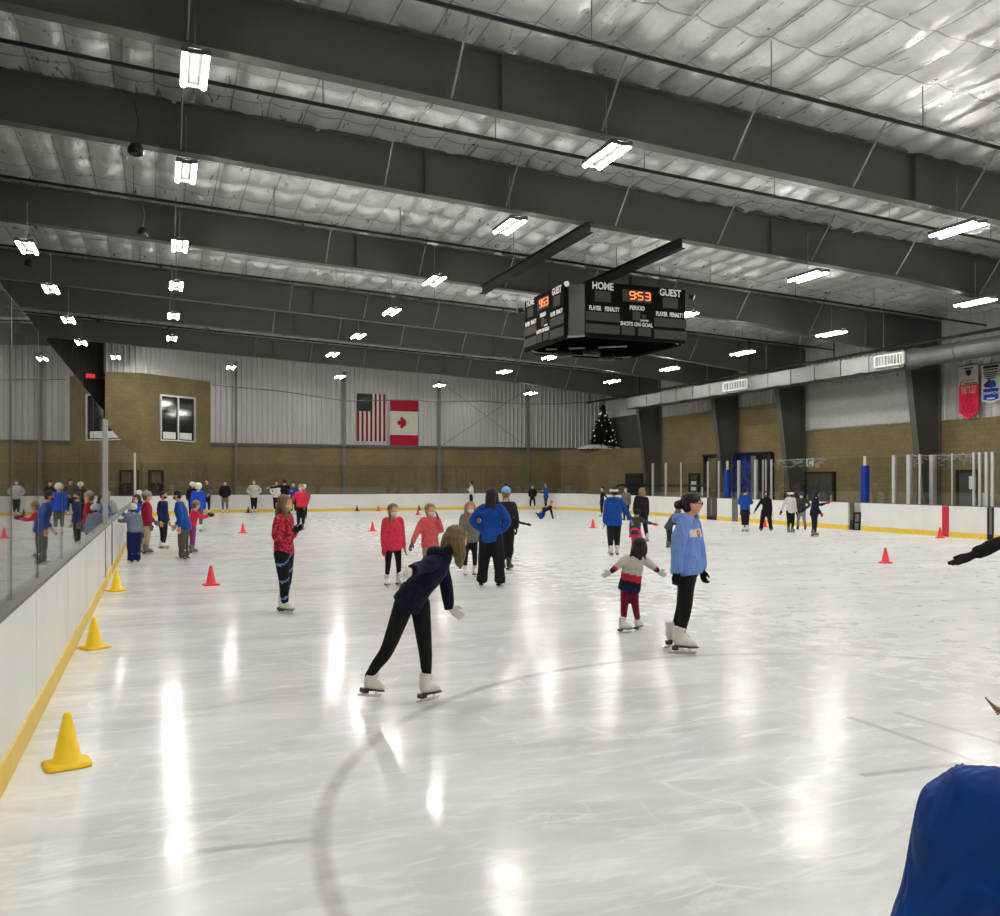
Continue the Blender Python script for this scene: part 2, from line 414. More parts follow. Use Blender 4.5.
# dark opening and exit sign left of the block room
a, b = on_y(84, 379, WF), on_y(107.5, 430, WF)
bm = B(); box(bm, ((a.x+b.x)/2, WF-.07, (a.z+b.z)/2), (b.x-a.x, .12, a.z-b.z))
setp(link('window_2', bm, BLACK), 'black opening high in the far left corner', kind='structure')
p = on_y(90.5, 376, WF-.2); r = empty('exit_sign', (p.x, WF-.2, p.z), 0, 'small glowing red exit sign above the black opening in the far left corner', 'sign')
bm = B(); box(bm, (0, 0, 0), (.52, .1, .3)); link('housing', bm, plain('sign housing red', srgb(150, 25, 30), .5), r)
bm = B(); box(bm, (0, -.06, 0), (.46, .02, .24)); link('sign_face', bm, emit('exit glow', (.9, .06, .08), .25), r)
# wall to the left and behind
bm = B(); box(bm, (WL-.15, (WN+WF)/2, 2.0), (.3, WF-WN, 4.0))
setp(link('wall_left', bm, BRICK), 'olive block base of the left wall', kind='structure')
bm = B(); corr(bm, (WL, WN), (WL, WF), 4.0, z_top(WL)+.1)  # darkened sheet, so the wall behind the glass reads as unlit
setp(link('wall_left_siding', bm, SIDING_SHADE), 'ribbed siding with shade in its colour above the left wall', kind='structure')
bm = B(); box(bm, ((WL+WR)/2, WN-.15, 2.0), (WR-WL, .3, 4.0))
setp(link('wall_near', bm, BRICK), 'olive block base of the near end wall', kind='structure')
bm = B(); corr(bm, (WR, WN), (WL, WN), 4.0, z_top(WR)+.1, z_top(WL)+.1)
setp(link('wall_near_siding', bm, SIDING), 'ribbed metal siding on the near end wall', kind='structure')

# right wall with two block heights
FY = [-8.5, -1.0, 6.6, 14.2, 18.9, 26.2, 34.1, 39.35, 47.25]
bm = B()
box(bm, (WR+.15, (WN+34.1)/2, 2.13), (.3, 34.1-WN, 4.26)); box(bm, (WR+.15, (34.1+WF)/2, 2.9), (.3, WF-34.1, 5.8))
setp(link('wall_right', bm, BRICK), 'olive block base of the right wall', kind='structure')
bm = B(); corr(bm, (WR, 34.1), (WR, WN), 4.26, z_top(WR)+.2, nrm=Vector((-1, 0, 0))); corr(bm, (WR, WF), (WR, 34.1), 5.8, z_top(WR)+.2, nrm=Vector((-1, 0, 0)))
setp(link('wall_right_siding', bm, SIDING), 'light grey ribbed siding on the right wall', kind='structure')
bm = B(); box(bm, (WR-.07, 30.0, 5.3), (.03, 7.3, 2.0))
setp(link('wall_right_panel', bm, plain('smooth siding', srgb(174, 175, 171), .5)), 'smooth light panel over the ribbed siding on the right wall', kind='structure')
bm = B(); box(bm, (WR-.05, (47.25+WF)/2, 5.0), (.1, WF-47.25, 2.4))
setp(link('trim_2', bm, plain('dark grey panel', srgb(72, 72, 66), .7)), 'dark grey panel behind the christmas tree', kind='structure')
# low block room in the far right corner
cor = [(26.0, WF), (28.05, 51.3), (WR, 48.9), (WR, WF)]
bm = B(); prism(bm, cor[::1], 0, 3.95)
setp(link('wall_corner_block', bm, BRICK), 'low olive block room in the far right corner', kind='structure')

# wind columns and girts on the far wall
for i, px in enumerate((236, 344, 439, 528)):
    X = ratio(px)*(WF-.15)
    bm = B(); w = .22 if i else .14
    box(bm, (X, WF-.02, z_bot(X)/2+.3), (.02, .3, z_bot(X)+.6)); box(bm, (X, WF-.18, z_bot(X)/2+.3), (w, .03, z_bot(X)+.6))
    lab = ('slim grey steel post on the far wall, leftmost and left of the flags', 'grey steel post on the far wall just left of the striped flag',
           'grey steel post on the far wall just right of the maple leaf flag', 'grey steel post on the far wall, right one of the cross braced pair')[i]
    setp(link('wall_post', bm, plain('grey wall post', srgb(104, 105, 100), .5)), lab, 'post', 'wind posts on the far wall')
a, b = on_y(441, 382, WF-.10), on_y(526, 446, WF-.10); c, d = on_y(441, 446, WF-.17), on_y(526, 390, WF-.17)
for p, q, lab in ((a, b, 'thin cross brace cable falling to the right on the far wall'), (c, d, 'thin cross brace cable rising to the right on the far wall')):
    bm = B(); tube(bm, [p, q], .014, 5); setp(link('brace_cable', bm, STEEL), lab, 'cable', 'cross bracing on the far wall')
# long drooping cable across the end of the rink
P = [on_y(x, y, 50.2) for x, y in ((212, 385), (280, 391), (345, 401), (410, 400), (440, 402), (480, 401), (520, 404), (560, 404), (600, 401), (640, 397))]
bm = B(); tube(bm, P, .03, 5); setp(link('suspended_cable', bm, STEEL), 'long thin cable sagging across the far end in front of the siding', 'cable')

# ------------------------------------------------------------------ steel frames
def frame(Y, lab, visible=True):
    root = empty('steel_frame', (0, Y, 0), 0, lab, 'steel beam', 'roof frames spanning the rink')
    xs = [WL+.4, -3, 1, 5, 9, 13, 17, 20]; bot = [(x, z_bot(x)) for x in xs]+[(24.1, 7.23), (27.0, 6.97), (27.75, 6.86)]
    top = [(x, z_top(x)) for x in (WR-.06, 20, 10, 0, WL+.4)]
    bm = B(); extrude_xz(bm, bot+[(WR-.06, 6.86)]+top, -.012, .012)                           # web
    link('web', bm, STEEL, root)
    bm = B()
    for (xa, za), (xb, zb) in zip(bot, bot[1:]):
        extrude_xz(bm, [(xa, za), (xb, zb), (xb, zb-.03), (xa, za-.03)], -.14, .14)
    for (xa, za), (xb, zb) in zip(top, top[1:]):
        extrude_xz(bm, [(xa, za), (xb, zb), (xb, zb+.03), (xa, za+.03)], -.14, .14)
    link('flange', bm, STEEL, root)
    bm = B()                                                                                   # tapered column
    extrude_xz(bm, [(27.8, 6.85), (WR-.06, 6.85), (WR-.06, 0), (28.72, 0)], -.012, .012)
    extrude_xz(bm, [(27.75, 6.86), (28.69, 0), (28.72, 0), (27.79, 6.86)], -.15, .15)
    extrude_xz(bm, [(WR-.08, z_top(WR)), (WR-.08, 0), (WR-.05, 0), (WR-.05, z_top(WR))], -.15, .15)
    extrude_xz(bm, [(27.75, 6.83), (27.75, 6.87), (WR-.06, 6.87), (WR-.06, 6.83)], -.14, .14)
    link('column', bm, STEEL, root)
    bm = B(); box(bm, (WL+.35, 0, z_bot(WL)/2), (.5, .28, z_bot(WL))); link('column', bm, STEEL, root)
    for x in (-6.1, 5.6, 15.2, 25.6):
        bm = B(); zb = z_bot(x) if x < 22 else 7.1; box(bm, (x, 0, (zb+z_top(x))/2), (.03, .24, z_top(x)-zb)); link('stiffener', bm, STEEL, root)
    x = -2.2+2.65
    for x in (.4, 4.65, 7.55, 10.45, 13.45, 16.5, 19.5, 22.8):
        zb = z_bot(x) if x < 22 else 7.38
        bm = B(); tube(bm, [(x, -.12, zb+.02), (x+.02, -.98, z_top(x)+.02)], .022, 5); link('flange_brace', bm, STEEL_L, root)
    return root
names = ['roof frame behind the camera, third from it', 'roof frame behind the camera, second from it', 'roof frame directly over the camera',
  'nearest dark steel roof beam, crossing the top left corner of the view', 'second nearest dark steel roof beam, below the brightest foil panels',
  'dark steel roof beam passing just behind the scoreboard, its column beside the red banner',
  'dark steel roof beam whose column stands between the two low double doors', 'dark steel roof beam whose column stands in front of the blue curtains',
  'farthest dark steel roof beam, its column beside the corner block room']
for Y, n in zip(FY[2:], names[2:]): frame(Y, n)

# sprinkler pipes
for Y, lab in ((11.9, 'thin black sprinkler pipe nearest the camera, across the top right foil'), (16.0, 'thin black sprinkler pipe between the two nearest roof beams'),
               (23.3, 'thin black sprinkler pipe above the scoreboard'), (31.1, 'thin black sprinkler pipe just beyond the scoreboard'),
               (36.6, 'thin black sprinkler pipe before the curtain column beam'), (43.3, 'thin black sprinkler pipe before the farthest beam')):
    r = empty('sprinkler_pipe', (0, Y, 0), 0, lab, 'pipe', 'sprinkler pipes under the roof')
    h = 7.02 if Y < 24 else 7.2
    bm = B(); tube(bm, [(WL+.3, 0, CAM_H+h+.0445*6.3), (WR-.9, 0, CAM_H+h-.0445*(WR-.9))], .036, 6); link('pipe', bm, BLACK, r)
    bm = B()
    for k in range(10):
        x = -4+k*3.4; z = CAM_H+h-.0445*x; tube(bm, [(x, 0, z), (x, 0, z_top(x)+.14)], .012, 4)
    link('hanger', bm, STEEL_L, r)

# ------------------------------------------------------------------ lights
LAMP = emit('lamp tube', (1.0, .965, .895), 66)
def fixture():
    r = empty('ceiling_light', (0, 0, 0))
    bm = B(); box(bm, (0, 0, .075), (.4, 1.2, .02))
    for s in (-.15, .15): box(bm, (s, 0, .036), (.115, 1.2, .06), bevel=.01)
    for e in (-.59, .59): box(bm, (0, e, .02), (.4, .02, .06))
    link('housing', bm, plain('lamp housing', (.10, .10, .10), .8, 0, .1), r)
    for s in (-.15, .15):
        bm = B(); tube(bm, [(s, -.57, .0), (s, .57, .0)], .042, 8); link('tube', bm, LAMP, r, True)
    bm = B(); tube(bm, [(0, 0, .07), (0, 0, 1.15)], .009, 4); link('hanger', bm, STEEL_L, r)
    return r
proto = fixture(); first = [True]
def lamp(X, Y, z, lab, grp):
    o = proto if first[0] else copy_tree(proto); first[0] = False
    o.location = (X, Y, z); setp(o, lab, 'light', grp)
ROWY = [-9.0, -4.0, 1.5, 8.2, 14.0, 18.7, 24.6, 29.7, 35.2, 40.8]
order = {4: 'nearest visible', 5: 'second', 6: 'third', 7: 'fourth', 8: 'fifth', 9: 'last'}
for rn, X, H, s0, desc in (('A', .5, 6.25, 0, 'the left column over the ice edge'), ('B', -3.1, 5.85, 6, 'the outermost left row near the glass'),
                     ('C', 7.6, 5.92, 0, 'the row left of the scoreboard'), ('D', 16.3, 5.5, 0, 'the row right of the scoreboard'), ('E', 22.5, 5.27, 5, 'the row along the right side')):
    for i, Y in enumerate(ROWY):
        if rn == 'B' and i < 6: continue
        k = order.get(i)
        if rn == 'E' and i == 4: k = 'nearest'
        n = '%s twin tube ceiling light of %s' % (k, desc) if k else 'twin tube ceiling light behind the camera in %s' % desc
        if rn == 'C' and i == 3: Y = 7.2
        lamp(X, Y, CAM_H+H, n, 'twin tube lights hanging over the rink')
for X, H, lab in ((-2.1, 6.35, 'left end light before the dark recess of the far wall'), (3.6, 6.1, 'light hanging left of the flags before the far wall'), (9.5, 5.85, 'light between the two flags and the slim post before the far wall'),
                  (15.4, 5.6, 'light just right of the maple leaf flag before the far wall'), (21.3, 5.35, 'light near the cross braces before the far wall')):
    lamp(X, 48.9, CAM_H+H, 'twin tube '+lab, 'twin tube lights along the far wall')

# black round speakers hanging under the beams
for px, py, Y, lab in ((136, 149, 17.6, 'round black speaker hanging under the second beam at upper left'), (143, 232, 24.9, 'round black speaker on a curled cable under the third beam'),
                       (29, 263, 30.5, 'round black speaker at far upper left near the glass'), (168, 340, 46.5, 'round black speaker before the projecting block room')):
    p = on_y(px, py, Y); r = empty('hanging_speaker', p, 0, lab, 'speaker', 'black speakers hanging from the roof')
    bm = B(); lathe(bm, [(.04, .12), (.1, .1), (.14, .02), (.145, -.06), (.12, -.11), (.08, -.1), (.02, -.08)], seg=14); link('horn', bm, BLACK, r, True)
    bm = B(); tube(bm, [(0, 0, .15), (.05, 0, .5), (-.04, 0, .9), (.02, 0, max(.5, z_bot(p.x)-p.z+.1))], .012, 5); link('cable', bm, STEEL_L if Y > 20 and Y < 26 else CABLE, r)

# ------------------------------------------------------------------ duct along the right wall
r = empty('air_duct', (0, 0, 0), 0, 'long silver air duct running along the top of the right wall', 'duct')
bm = B(); box(bm, (26.15, 34.6, 6.37), (.9, 20.4, .64))
for k in range(14): box(bm, (26.15, 24.6+k*1.5, 6.37), (.95, .05, .69))
link('duct_body', bm, GALV, r)
bm = B(); tube(bm, [(26.15, 24.4, 6.37), (26.15, 23.9, 6.36), (26.15, -6, 6.36)], [.42, .34, .34], 20)
for k in range(12): tube(bm, [(26.15, 22.4-k*2.2, 6.36), (26.15, 22.34-k*2.2, 6.36)], .36, 20)
link('round_section', bm, GALV, r, False)
bm = B()
for k in range(9): tube(bm, [(25.85, 25.5+k*2.3, 6.7), (25.85, 25.5+k*2.3, 8.6)], .012, 4)
link('hanger', bm, STEEL_L, r)
for px0, px1 in ((724, 747), (875.5, 903.5)):
    a = on_x(px0, 375, 25.66).y; b = on_x(px1, 375, 25.66).y
    bm = B(); L = abs(a-b); c = (a+b)/2
    for z in (-.2, .2): box(bm, (25.66, c, 6.38+z), (.1, L, .06))
    for y in (-L/2, L/2): box(bm, (25.66, c+y, 6.38), (.1, .08, .46))
    g = link('grille', bm, SIGN, r)
    bm = B(); n = 9
    for k in range(1, n): box(bm, (25.66, c-L/2+L*k/n, 6.38), (.07, .05, .38))
    link('louvre', bm, SIGN, g)
for k in range(8):
    bm = B(); box(bm, (25.5, 26.3+k*2.4, 6.0), (.5, .3, .03)); link('diffuser', bm, STEEL, r)
r = empty('gas_pipe', (0, 0, 0), 0, 'black pipe running just above the silver duct', 'pipe')
bm = B(); tube(bm, [(25.75, -6, 6.84), (25.75, 50.0, 6.84)], .06, 8); link('pipe', bm, BLACK, r)
bm = B()
for y in (28.0, 33.5, 38.0, 43.5, 46.5, 49.6): tube(bm, [(25.75, y, 6.88), (25.75, y, z_top(25.75)+.1)], .03, 5)
link('hanger', bm, BLACK, r)

# ------------------------------------------------------------------ boards and glass
def wallstrip(bm, path, z0, z1, t_in, t_out, a=0, b=None, closed=False):
    # solid strip along path; normals point out of the rink
    pts = path; n = len(pts); idx = list(range(n)) if b is None else list(range(a, b+1))
    sec = []
    for i in idx:
        p = pts[i]; q0 = pts[(i-1) % n] if (closed or i > idx[0]) else p; q1 = pts[(i+1) % n] if (closed or i < idx[-1]) else p
        d = (q1-q0).normalized(); o = Vector((d.y, -d.x, 0))
        sec.append([bm.verts.new((p+o*t).to_tuple()[:2]+(z,)) for t, z in ((t_in, z0), (t_out, z0), (t_out, z1), (t_in, z1))])
    m = len(sec); rng = range(m) if closed else range(m-1)
    for i in rng:
        A, Bq = sec[i], sec[(i+1) % m]
        for k in range(4): bm.faces.new((A[k], A[(k+1) % 4], Bq[(k+1) % 4], Bq[k]))
    if not closed: bm.faces.new(sec[0][::-1]); bm.faces.new(sec[-1])
rad = 4.6; path = rink_path(0, rad, 12)
boards = empty('dasher_boards', (0, 0, 0), 0, 'white dasher boards with a yellow kick plate all round the rink', 'boards')
BH = 1.01
def line_pts(side, y0, y1):
    X = XR if side > 0 else XL
    return [Vector((X, y0, 0)), Vector((X, y1, 0))] if side > 0 else [Vector((X, y1, 0)), Vector((X, y0, 0))]
arcs = [path[i*13:(i+1)*13] for i in range(4)]
# the right side leaves openings for gates; y positions from where they stand
def yr(px): return on_x(px, 500, XR).y
openR = [(yr(717), yr(707)), (yr(738), yr(732)), (yr(861), yr(848)), (yr(994), yr(987))]
segsR = []; y = YN+rad
for a, b in sorted(openR): segsR.append((y, a)); y = b
segsR.append((y, YF-rad))
GL0, GL1 = 16.3, 18.7
runs = [line_pts(1, a, b) for a, b in segsR]+[arcs[1], [arcs[1][-1], arcs[2][0]], arcs[2], line_pts(-1, GL1, YF-rad), line_pts(-1, YN+rad, GL0), arcs[3], [arcs[3][-1], arcs[0][0]], arcs[0]]
for pts in runs:
    bm = B(); wallstrip(bm, pts, .17, BH, 0, .09); link('board_panel', bm, BOARD, boards)
    bm = B(); wallstrip(bm, pts, 0, .175, -.015, .08); link('kick_plate', bm, YELLOW, boards)
capruns = [line_pts(1, YN+rad, YF-rad), arcs[1], [arcs[1][-1], arcs[2][0]], arcs[2], line_pts(-1, YN+rad, YF-rad), arcs[3], [arcs[3][-1], arcs[0][0]], arcs[0]]
for i, pts in enumerate(capruns):
    bm = B(); wallstrip(bm, pts, BH, BH+.022, -.005, .15 if i != 2 else .1); link('cap_rail', bm, CAPM, boards)
# board joints
bm = B()
for y in [2.6+2.4*k for k in range(18)]:
    for X in (XL-.0035, XR+.0035): box(bm, (X, y, .6), (.01, .008, .8))
link('board_joint', bm, plain('joint grey', srgb(190, 190, 184), .6), boards)
# gates
def gate(X, y0, y1, lab, mat=BOARD, frame_mat=ALU):
    r = empty('rink_gate', (X, (y0+y1)/2, 0), 0, lab, 'gate'); s = 1 if X > 0 else -1; L = y1-y0
    bm = B(); box(bm, (s*.045, 0, .58), (.07, L-.12, .82)); link('gate_panel', bm, mat, r)
    bm = B(); box(bm, (s*.04, 0, .09), (.1, L-.12, .16)); link('kick_plate', bm, YELLOW if mat is BOARD else frame_mat, r)
    bm = B()
    for e in (-1, 1): box(bm, (s*.04, e*(L/2-.035), .5), (.1, .05, 1.0))
    link('gate_frame', bm, frame_mat, r)
    bm = B(); box(bm, (s*.13, L/2-.35, .95), (.04, .25, .05)); link('latch', bm, ALU, r)
    return r
gate(XL, GL0, GL1, 'white gate in the left boards beside the metal glass post', BOARD, plain('gate edge', srgb(95, 88, 84), .5))
GRY = plain('grey gate', srgb(98, 98, 94), .5)
gate(XR, *openR[0], 'dark gate in the right boards left of the blue curtains', plain('dark gate', srgb(70, 68, 60), .6), BLACK)
gate(XR, *openR[1], 'narrow grey gate in the right boards before the blue curtains', GRY, GRY)
gate(XR, *openR[3], 'dark grey gate in the right boards at the right edge of the view', GRY, BLACK)
# red centre stripe on the right boards
ya, yb = on_x(949, 500, XR).y, on_x(942.3, 500, XR).y
bm = B(); box(bm, (XR-.008, (ya+yb)/2, .5), (.014, yb-ya, 1.0))
link('centre_stripe', bm, plain('red stripe', srgb(190, 22, 52), .4), boards)
# open bench gate with a dark stool behind
ya, yb = openR[2]
r = empty('bench_stool', (XR+.35, (ya+yb)/2, 0), 0, 'dark stool standing in the open gap of the right boards', 'stool')
bm = B(); box(bm, (0, 0, .62), (.34, yb-ya-.1, .05)); link('seat', bm, BLACK, r)
for sx in (-.14, .14):
    for sy in (-1, 1):
        bm = B(); tube(bm, [(sx, sy*(yb-ya)*.34, .6), (sx, sy*(yb-ya)*.42, 0)], .03, 6); link('leg', bm, BLACK, r)
bm = B(); box(bm, (-.14, 0, .28), (.03, (yb-ya)*.75, .05)); link('stretcher', bm, BLACK, r)
bm = B(); box(bm, (XR+.62, (ya+yb)/2, .5), (.05, yb-ya+.6, 1.0))
setp(link('bench_wall', bm, BOARD), 'white panel behind the stool in the open gap of the right boards', 'panel')

glass = empty('rink_glass', (0, 0, 0), 0, 'clear glass shields standing on the rink boards', 'glass')
def pane(p, q, z0, z1, t=.012):
    d = (q-p).normalized(); m = (p+q)/2; bm = B()
    box(bm, (m.x, m.y, (z0+z1)/2), ((q-p).length-.012, t, z1-z0), math.atan2(d.y, d.x)); return link('glass_pane', bm, GLASS, glass)
def post(p, z0, z1, w=.06, mat=ALU, name='stanchion'):
    bm = B(); box(bm, (p[0], p[1], (z0+z1)/2), (w, w, z1-z0), bevel=.008); return link(name, bm, mat, glass)
gx = XL-.075
ys = [1.9, 3.4, 4.9, 6.7, 8.1, 10.0, 12.2, 14.6, 17.05]
for a, b in zip(ys, ys[1:]): pane(Vector((gx, a, 0)), Vector((gx, b, 0)), BH+.02, 3.1)
pane(Vector((gx, -1.2, 0)), Vector((gx, .4, 0)), BH+.02, 3.1); pane(Vector((gx, .4, 0)), Vector((gx, 1.9, 0)), BH+.02, 3.1)
bm = B()
for a in ys[1:-1]: box(bm, (gx, a, 2.06), (.016, .016, 2.06))
link('pane_joint', bm, plain('joint dark', srgb(70, 72, 70), .4), glass)
post((gx, 17.7), BH, 2.97, .10); post((gx, 17.35), BH, 2.97, .04); post((gx, 38.5), BH, 2.97, .09)
a = 17.9
for k in range(10):
    b = a+2.05; pane(Vector((gx, a+.03, 0)), Vector((gx, min(b, 38.4), 0)), BH+.02, 2.9); a = b
    if a > 38.3: break
pane(Vector((gx, 38.6, 0)), Vector((gx, 43.4, 0)), BH+.02, 2.9)
def arc_glass(arc, z1):
    A = [p for p in arc[::2]]
    c = sum(arc, Vector())/len(arc)
    for p, q in zip(A, A[1:]):
        o = Vector(((q-p).y, -(q-p).x, 0)).normalized()*.075; pane(p+o, q+o, BH+.02, z1)
arc_glass(arcs[2], 2.75); arc_glass(arcs[1], 2.75)
x = XL+rad
while x < XR-rad-.2:
    pane(Vector((x, YF+.075, 0)), Vector((min(x+2.4, XR-rad), YF+.075, 0)), BH+.02, 2.75); x += 2.4
post((on_y(557, 500, YF).x, YF+.08), .02, BH+.06, .08, STEEL)
# right side stanchions
gr = XR+.075
for px, w in ((653, .1), (666, .09), (681, .06), (708, .08), (719, .07), (739, .11), (756, .13), (763, .05), (766, .06), (771.5, .07),
              (894.5, .13), (909.6, .15), (920, .07), (952, .04), (974, .07), (980, .08), (987, .1), (993, .1)):
    p = on_x(px, 470, gr); post((gr, p.y), BH, 2.72, w)
p = on_x(933, 470, gr+1.8); post((gr+1.8, p.y), .0, 2.75, .18)
yy = sorted(on_x(px, 470, gr).y for px in (653, 681, 708, 739, 771.5, 835, 865, 894.5, 920, 952, 987, 1015, 1040))
for a, b in zip(yy, yy[1:]): pane(Vector((gr, a+.05, 0)), Vector((gr, b-.05, 0)), BH+.02, 2.66)
for px, z1, w, lab in ((865, 2.35, .3, 'slim blue padded post on the right glass right of the double doors'), (727.5, 2.3, .30, 'blue padded post on the right glass beside the blue curtains')):
    p = on_x(px, 470, gr); r = empty('padded_post', (gr, p.y, BH+.02), 0, lab, 'post')
    bm = B(); box(bm, (0, 0, (z1-BH)/2), (w*.6, w, z1-BH), bevel=.03); link('pad', bm, BLUEPAD, r)
    bm = B(); box(bm, (0, 0, 2.72-BH-(2.72-z1)/2-.02), (.05, .12, 2.72-z1)); link('post_top', bm, ALU, r)

# lumps of netting rolled along the top of the right glass
for px, L, lab in ((947, 3.0, 'pale netting bunched along the top of the right glass before the column'), (799, 3.0, 'pale netting bunched on the right glass left of the white sign')):
    p = on_x(px, 458, gr+.9); r = B()
    for k in range(90):
        a = Vector((gr+.9+random.uniform(-.08, .08), p.y+random.uniform(-L/2, L/2), 2.68-random.random()**2*.35))
        tube(r, [a, a+Vector((random.uniform(-.05, .05), random.uniform(-.3, .3), random.uniform(-.12, .1)))], .008, 3)
    tube(r, [(gr+.9, p.y-L/2, 2.7), (gr+.9, p.y+L/2, 2.7)], .009, 4)
    setp(link('safety_netting', r, plain('pale net', (.4, .4, .39), .8)), lab, 'netting', None, 'stuff')
# ------------------------------------------------------------------ openings in the right wall
WX = WR-.08
def rdoor(n, px0, px1, ztop, lab, leaves=1, paper=None):
    ya, yb = on_x(px0, 480, WX).y, on_x(px1, 480, WX).y; L = ya-yb; c = (ya+yb)/2
    r = empty('door_%d' % n, (WX, c, 0), 0, lab, None, None, 'structure')
    bm = B()
    for s in (-1, 1): box(bm, (0, s*L/2, ztop/2), (.16, .1, ztop))
    box(bm, (0, 0, ztop), (.16, L+.1, .1)); link('door_frame', bm, DARK, r)
    for k in range(leaves):
        w = (L-.1)/leaves; y = -L/2+.05+w*(k+.5)
        bm = B(); box(bm, (.02, y, ztop/2), (.08, w-.03, ztop-.08)); lf = link('door_leaf', bm, plain('dark grey door', srgb(62, 63, 60), .5), r)
        bm = B(); box(bm, (-.05, y+(w*.4 if k else -w*.4), 1.0), (.06, .06, .3)); link('door_handle', bm, ALU, lf)
    if paper:
        bm = B(); box(bm, (-.06, paper[0]*L, paper[1]), (.02, paper[2], paper[3])); link('notice', bm, SIGN, r)
rdoor(3, 958, 979, 2.2, 'dark door behind the glass below the blue banner', 1, (-.25, 1.75, .3, .5))
rdoor(4, 806, 834, 2.2, 'dark double doors under the white sign on the right wall', 2)
rdoor(5, 786, 793, 2.2, 'narrow dark door just left of the column by the white sign', 1)
rdoor(6, 690, 699, 2.2, 'dark grey door with a small white notice left of the blue curtains', 1, (0, 1.5, .5, .55))
# wide opening with blue curtains
ya, yb, zt = on_x(706, 458, WX).y, on_x(770, 458, WX).y, 3.25
L, c = ya-yb, (ya+yb)/2
r = empty('door_7', (WX, c, 0), 0, 'wide black framed opening in the right wall with blue curtains', None, None, 'structure')
bm = B()
box(bm, (0, L/2, zt/2), (.3, .16, zt)); box(bm, (0, -L/2, zt/2), (.3, .5, zt)); box(bm, (0, 0, zt), (.3, L+.3, .14)); link('door_frame', bm, BLACK, r)
bm = B(); box(bm, (.03, -L*.18, zt/2), (.05, L*.62, zt-.1)); link('dark_interior', bm, BLACK, r)
for px0, px1, lab in ((728, 741, 'left blue curtain strip in the wide opening of the right wall'), (742, 754.5, 'right blue curtain strip in the wide opening of the right wall')):
    y0, y1 = on_x(px1, 470, WX).y, on_x(px0, 470, WX).y
    bm = B(); n = 26; a = []; b = []
    for k in range(n+1):
        y = y0+(y1-y0)*k/n; x = WX-.2+.06*math.sin(k*1.9); a.append(bm.verts.new((x, y, .05))); b.append(bm.verts.new((x, y, 3.15)))
    for k in range(n): bm.faces.new((a[k], a[k+1], b[k+1], b[k]))
    o = link('curtain', bm, patterned('blue curtain', srgb(10, 48, 140), srgb(8, 18, 52), 3, .6), smooth=True); md = o.modifiers.new('thickness', 'SOLIDIFY'); md.thickness = .02
    setp(o, lab, 'curtain', 'blue curtains in the wide opening')
for px, w, lab in ((757.5, .4, 'tall grey steel leaf standing right of the blue curtains'), (719.5, .12, 'slim pale post inside the wide opening left of the blue curtains')):
    y = on_x(px, 470, WX).y; bm = B(); box(bm, (WX-.25, y, 1.57), (.06, w, 3.1), bevel=.01); setp(link('door_panel', bm, GRY), lab, 'panel')
# signs on the right wall
def text_mesh(s, size, mat, name, parent, loc, rot=(0, 0, 0), sx=1.0, align='CENTER', ext=.004):
    cu = bpy.data.curves.new(name, 'FONT'); cu.body = s; cu.size = size; cu.align_x = align; cu.align_y = 'CENTER'; cu.extrude = ext; cu.offset = size*.018
    o = bpy.data.objects.new(name, cu); COL.objects.link(o)
    dg = bpy.context.evaluated_depsgraph_get(); me = bpy.data.meshes.new_from_object(o.evaluated_get(dg))
    bpy.data.objects.remove(o); me.materials.clear(); me.materials.append(mat)
    o = bpy.data.objects.new(name, me); COL.objects.link(o); o.location = loc; o.rotation_euler = rot; o.scale = (sx, 1, 1); o.parent = parent; return o
RW = (PI/2, 0, -PI/2)                                   # text facing -X
def wall_xy(px, py): return on_x(px, py, WR-.06)
a, b = wall_xy(806.5, 458.6), wall_xy(813.5, 466.2); c = (a+b)/2
r = empty('wall_sign', c, 0, 'square white sign with a black letter C above the double doors', 'sign')
bm = B(); box(bm, (0, 0, 0), (.03, abs(a.y-b.y), abs(a.z-b.z))); link('sign_board', bm, SIGN, r)
text_mesh('C', .42, BLACK, 'letter', r, (-.02, 0, -.03), RW)
bm = B(); box(bm, (-.02, 0, .15), (.01, .3, .03)); link('letter', bm, BLACK, r)
c = wall_xy(818, 465.5); bm = B(); box(bm, (0, 0, 0), (.08, .3, .24), bevel=.01); box(bm, (-.05, 0, 0), (.03, .2, .12))
setp(link('fire_alarm', bm, plain('peach box', srgb(190, 130, 95), .5), loc=c), 'small orange box right of the white C sign', 'alarm')
c = wall_xy(703, 491); c.x = WR-.027; bm = B(); box(bm, (0, 0, 0), (.05, .35, .5), bevel=.01); setp(link('notice_board', bm, SIGN, loc=c), 'small white notice on the wall left of the wide opening', 'notice')
p = on_x(981.5, 499, XR+.09)
bm = B(); box(bm, (0, 0, .2), (.04, .42, .42), bevel=.02); setp(link('paper_bag', bm, SIGN, loc=(XR+.2, p.y, BH+.03)), 'white bag standing on top of the right boards below the banners', 'bag')
r = empty('bench', (26.2, 41.5, 0), 0, 'long black framed bench rail behind the right glass near the corner', 'bench')
bm = B(); tube(bm, [(0, -4.2, 0), (0, -4.2, 1.45), (0, -4.0, 1.55), (0, 5.2, 1.55), (0, 5.4, 1.45), (0, 5.4, 0)], .06, 8); link('rail', bm, BLACK, r)
bm = B(); box(bm, (.3, .6, .45), (.4, 9.0, .06)); link('seat', bm, BLACK, r)
for y in (-3.8, .6, 5.0): bm = B(); box(bm, (.3, y, .21), (.3, .06, .42)); link('leg', bm, BLACK, r)
p = on_y(634, 474, 50.0)
r = empty('door_8', (29.02, 49.62, 0), math.atan2(-2.4, 1.45), 'black door in the low block room of the far right corner', None, None, 'structure')
bm = B(); box(bm, (0, -.03, 1.1), (1.1, .1, 2.2)); link('door_leaf', bm, BLACK, r)
bm = B()
for s in (-1, 1): box(bm, (s*.58, -.04, 1.12), (.08, .14, 2.28))
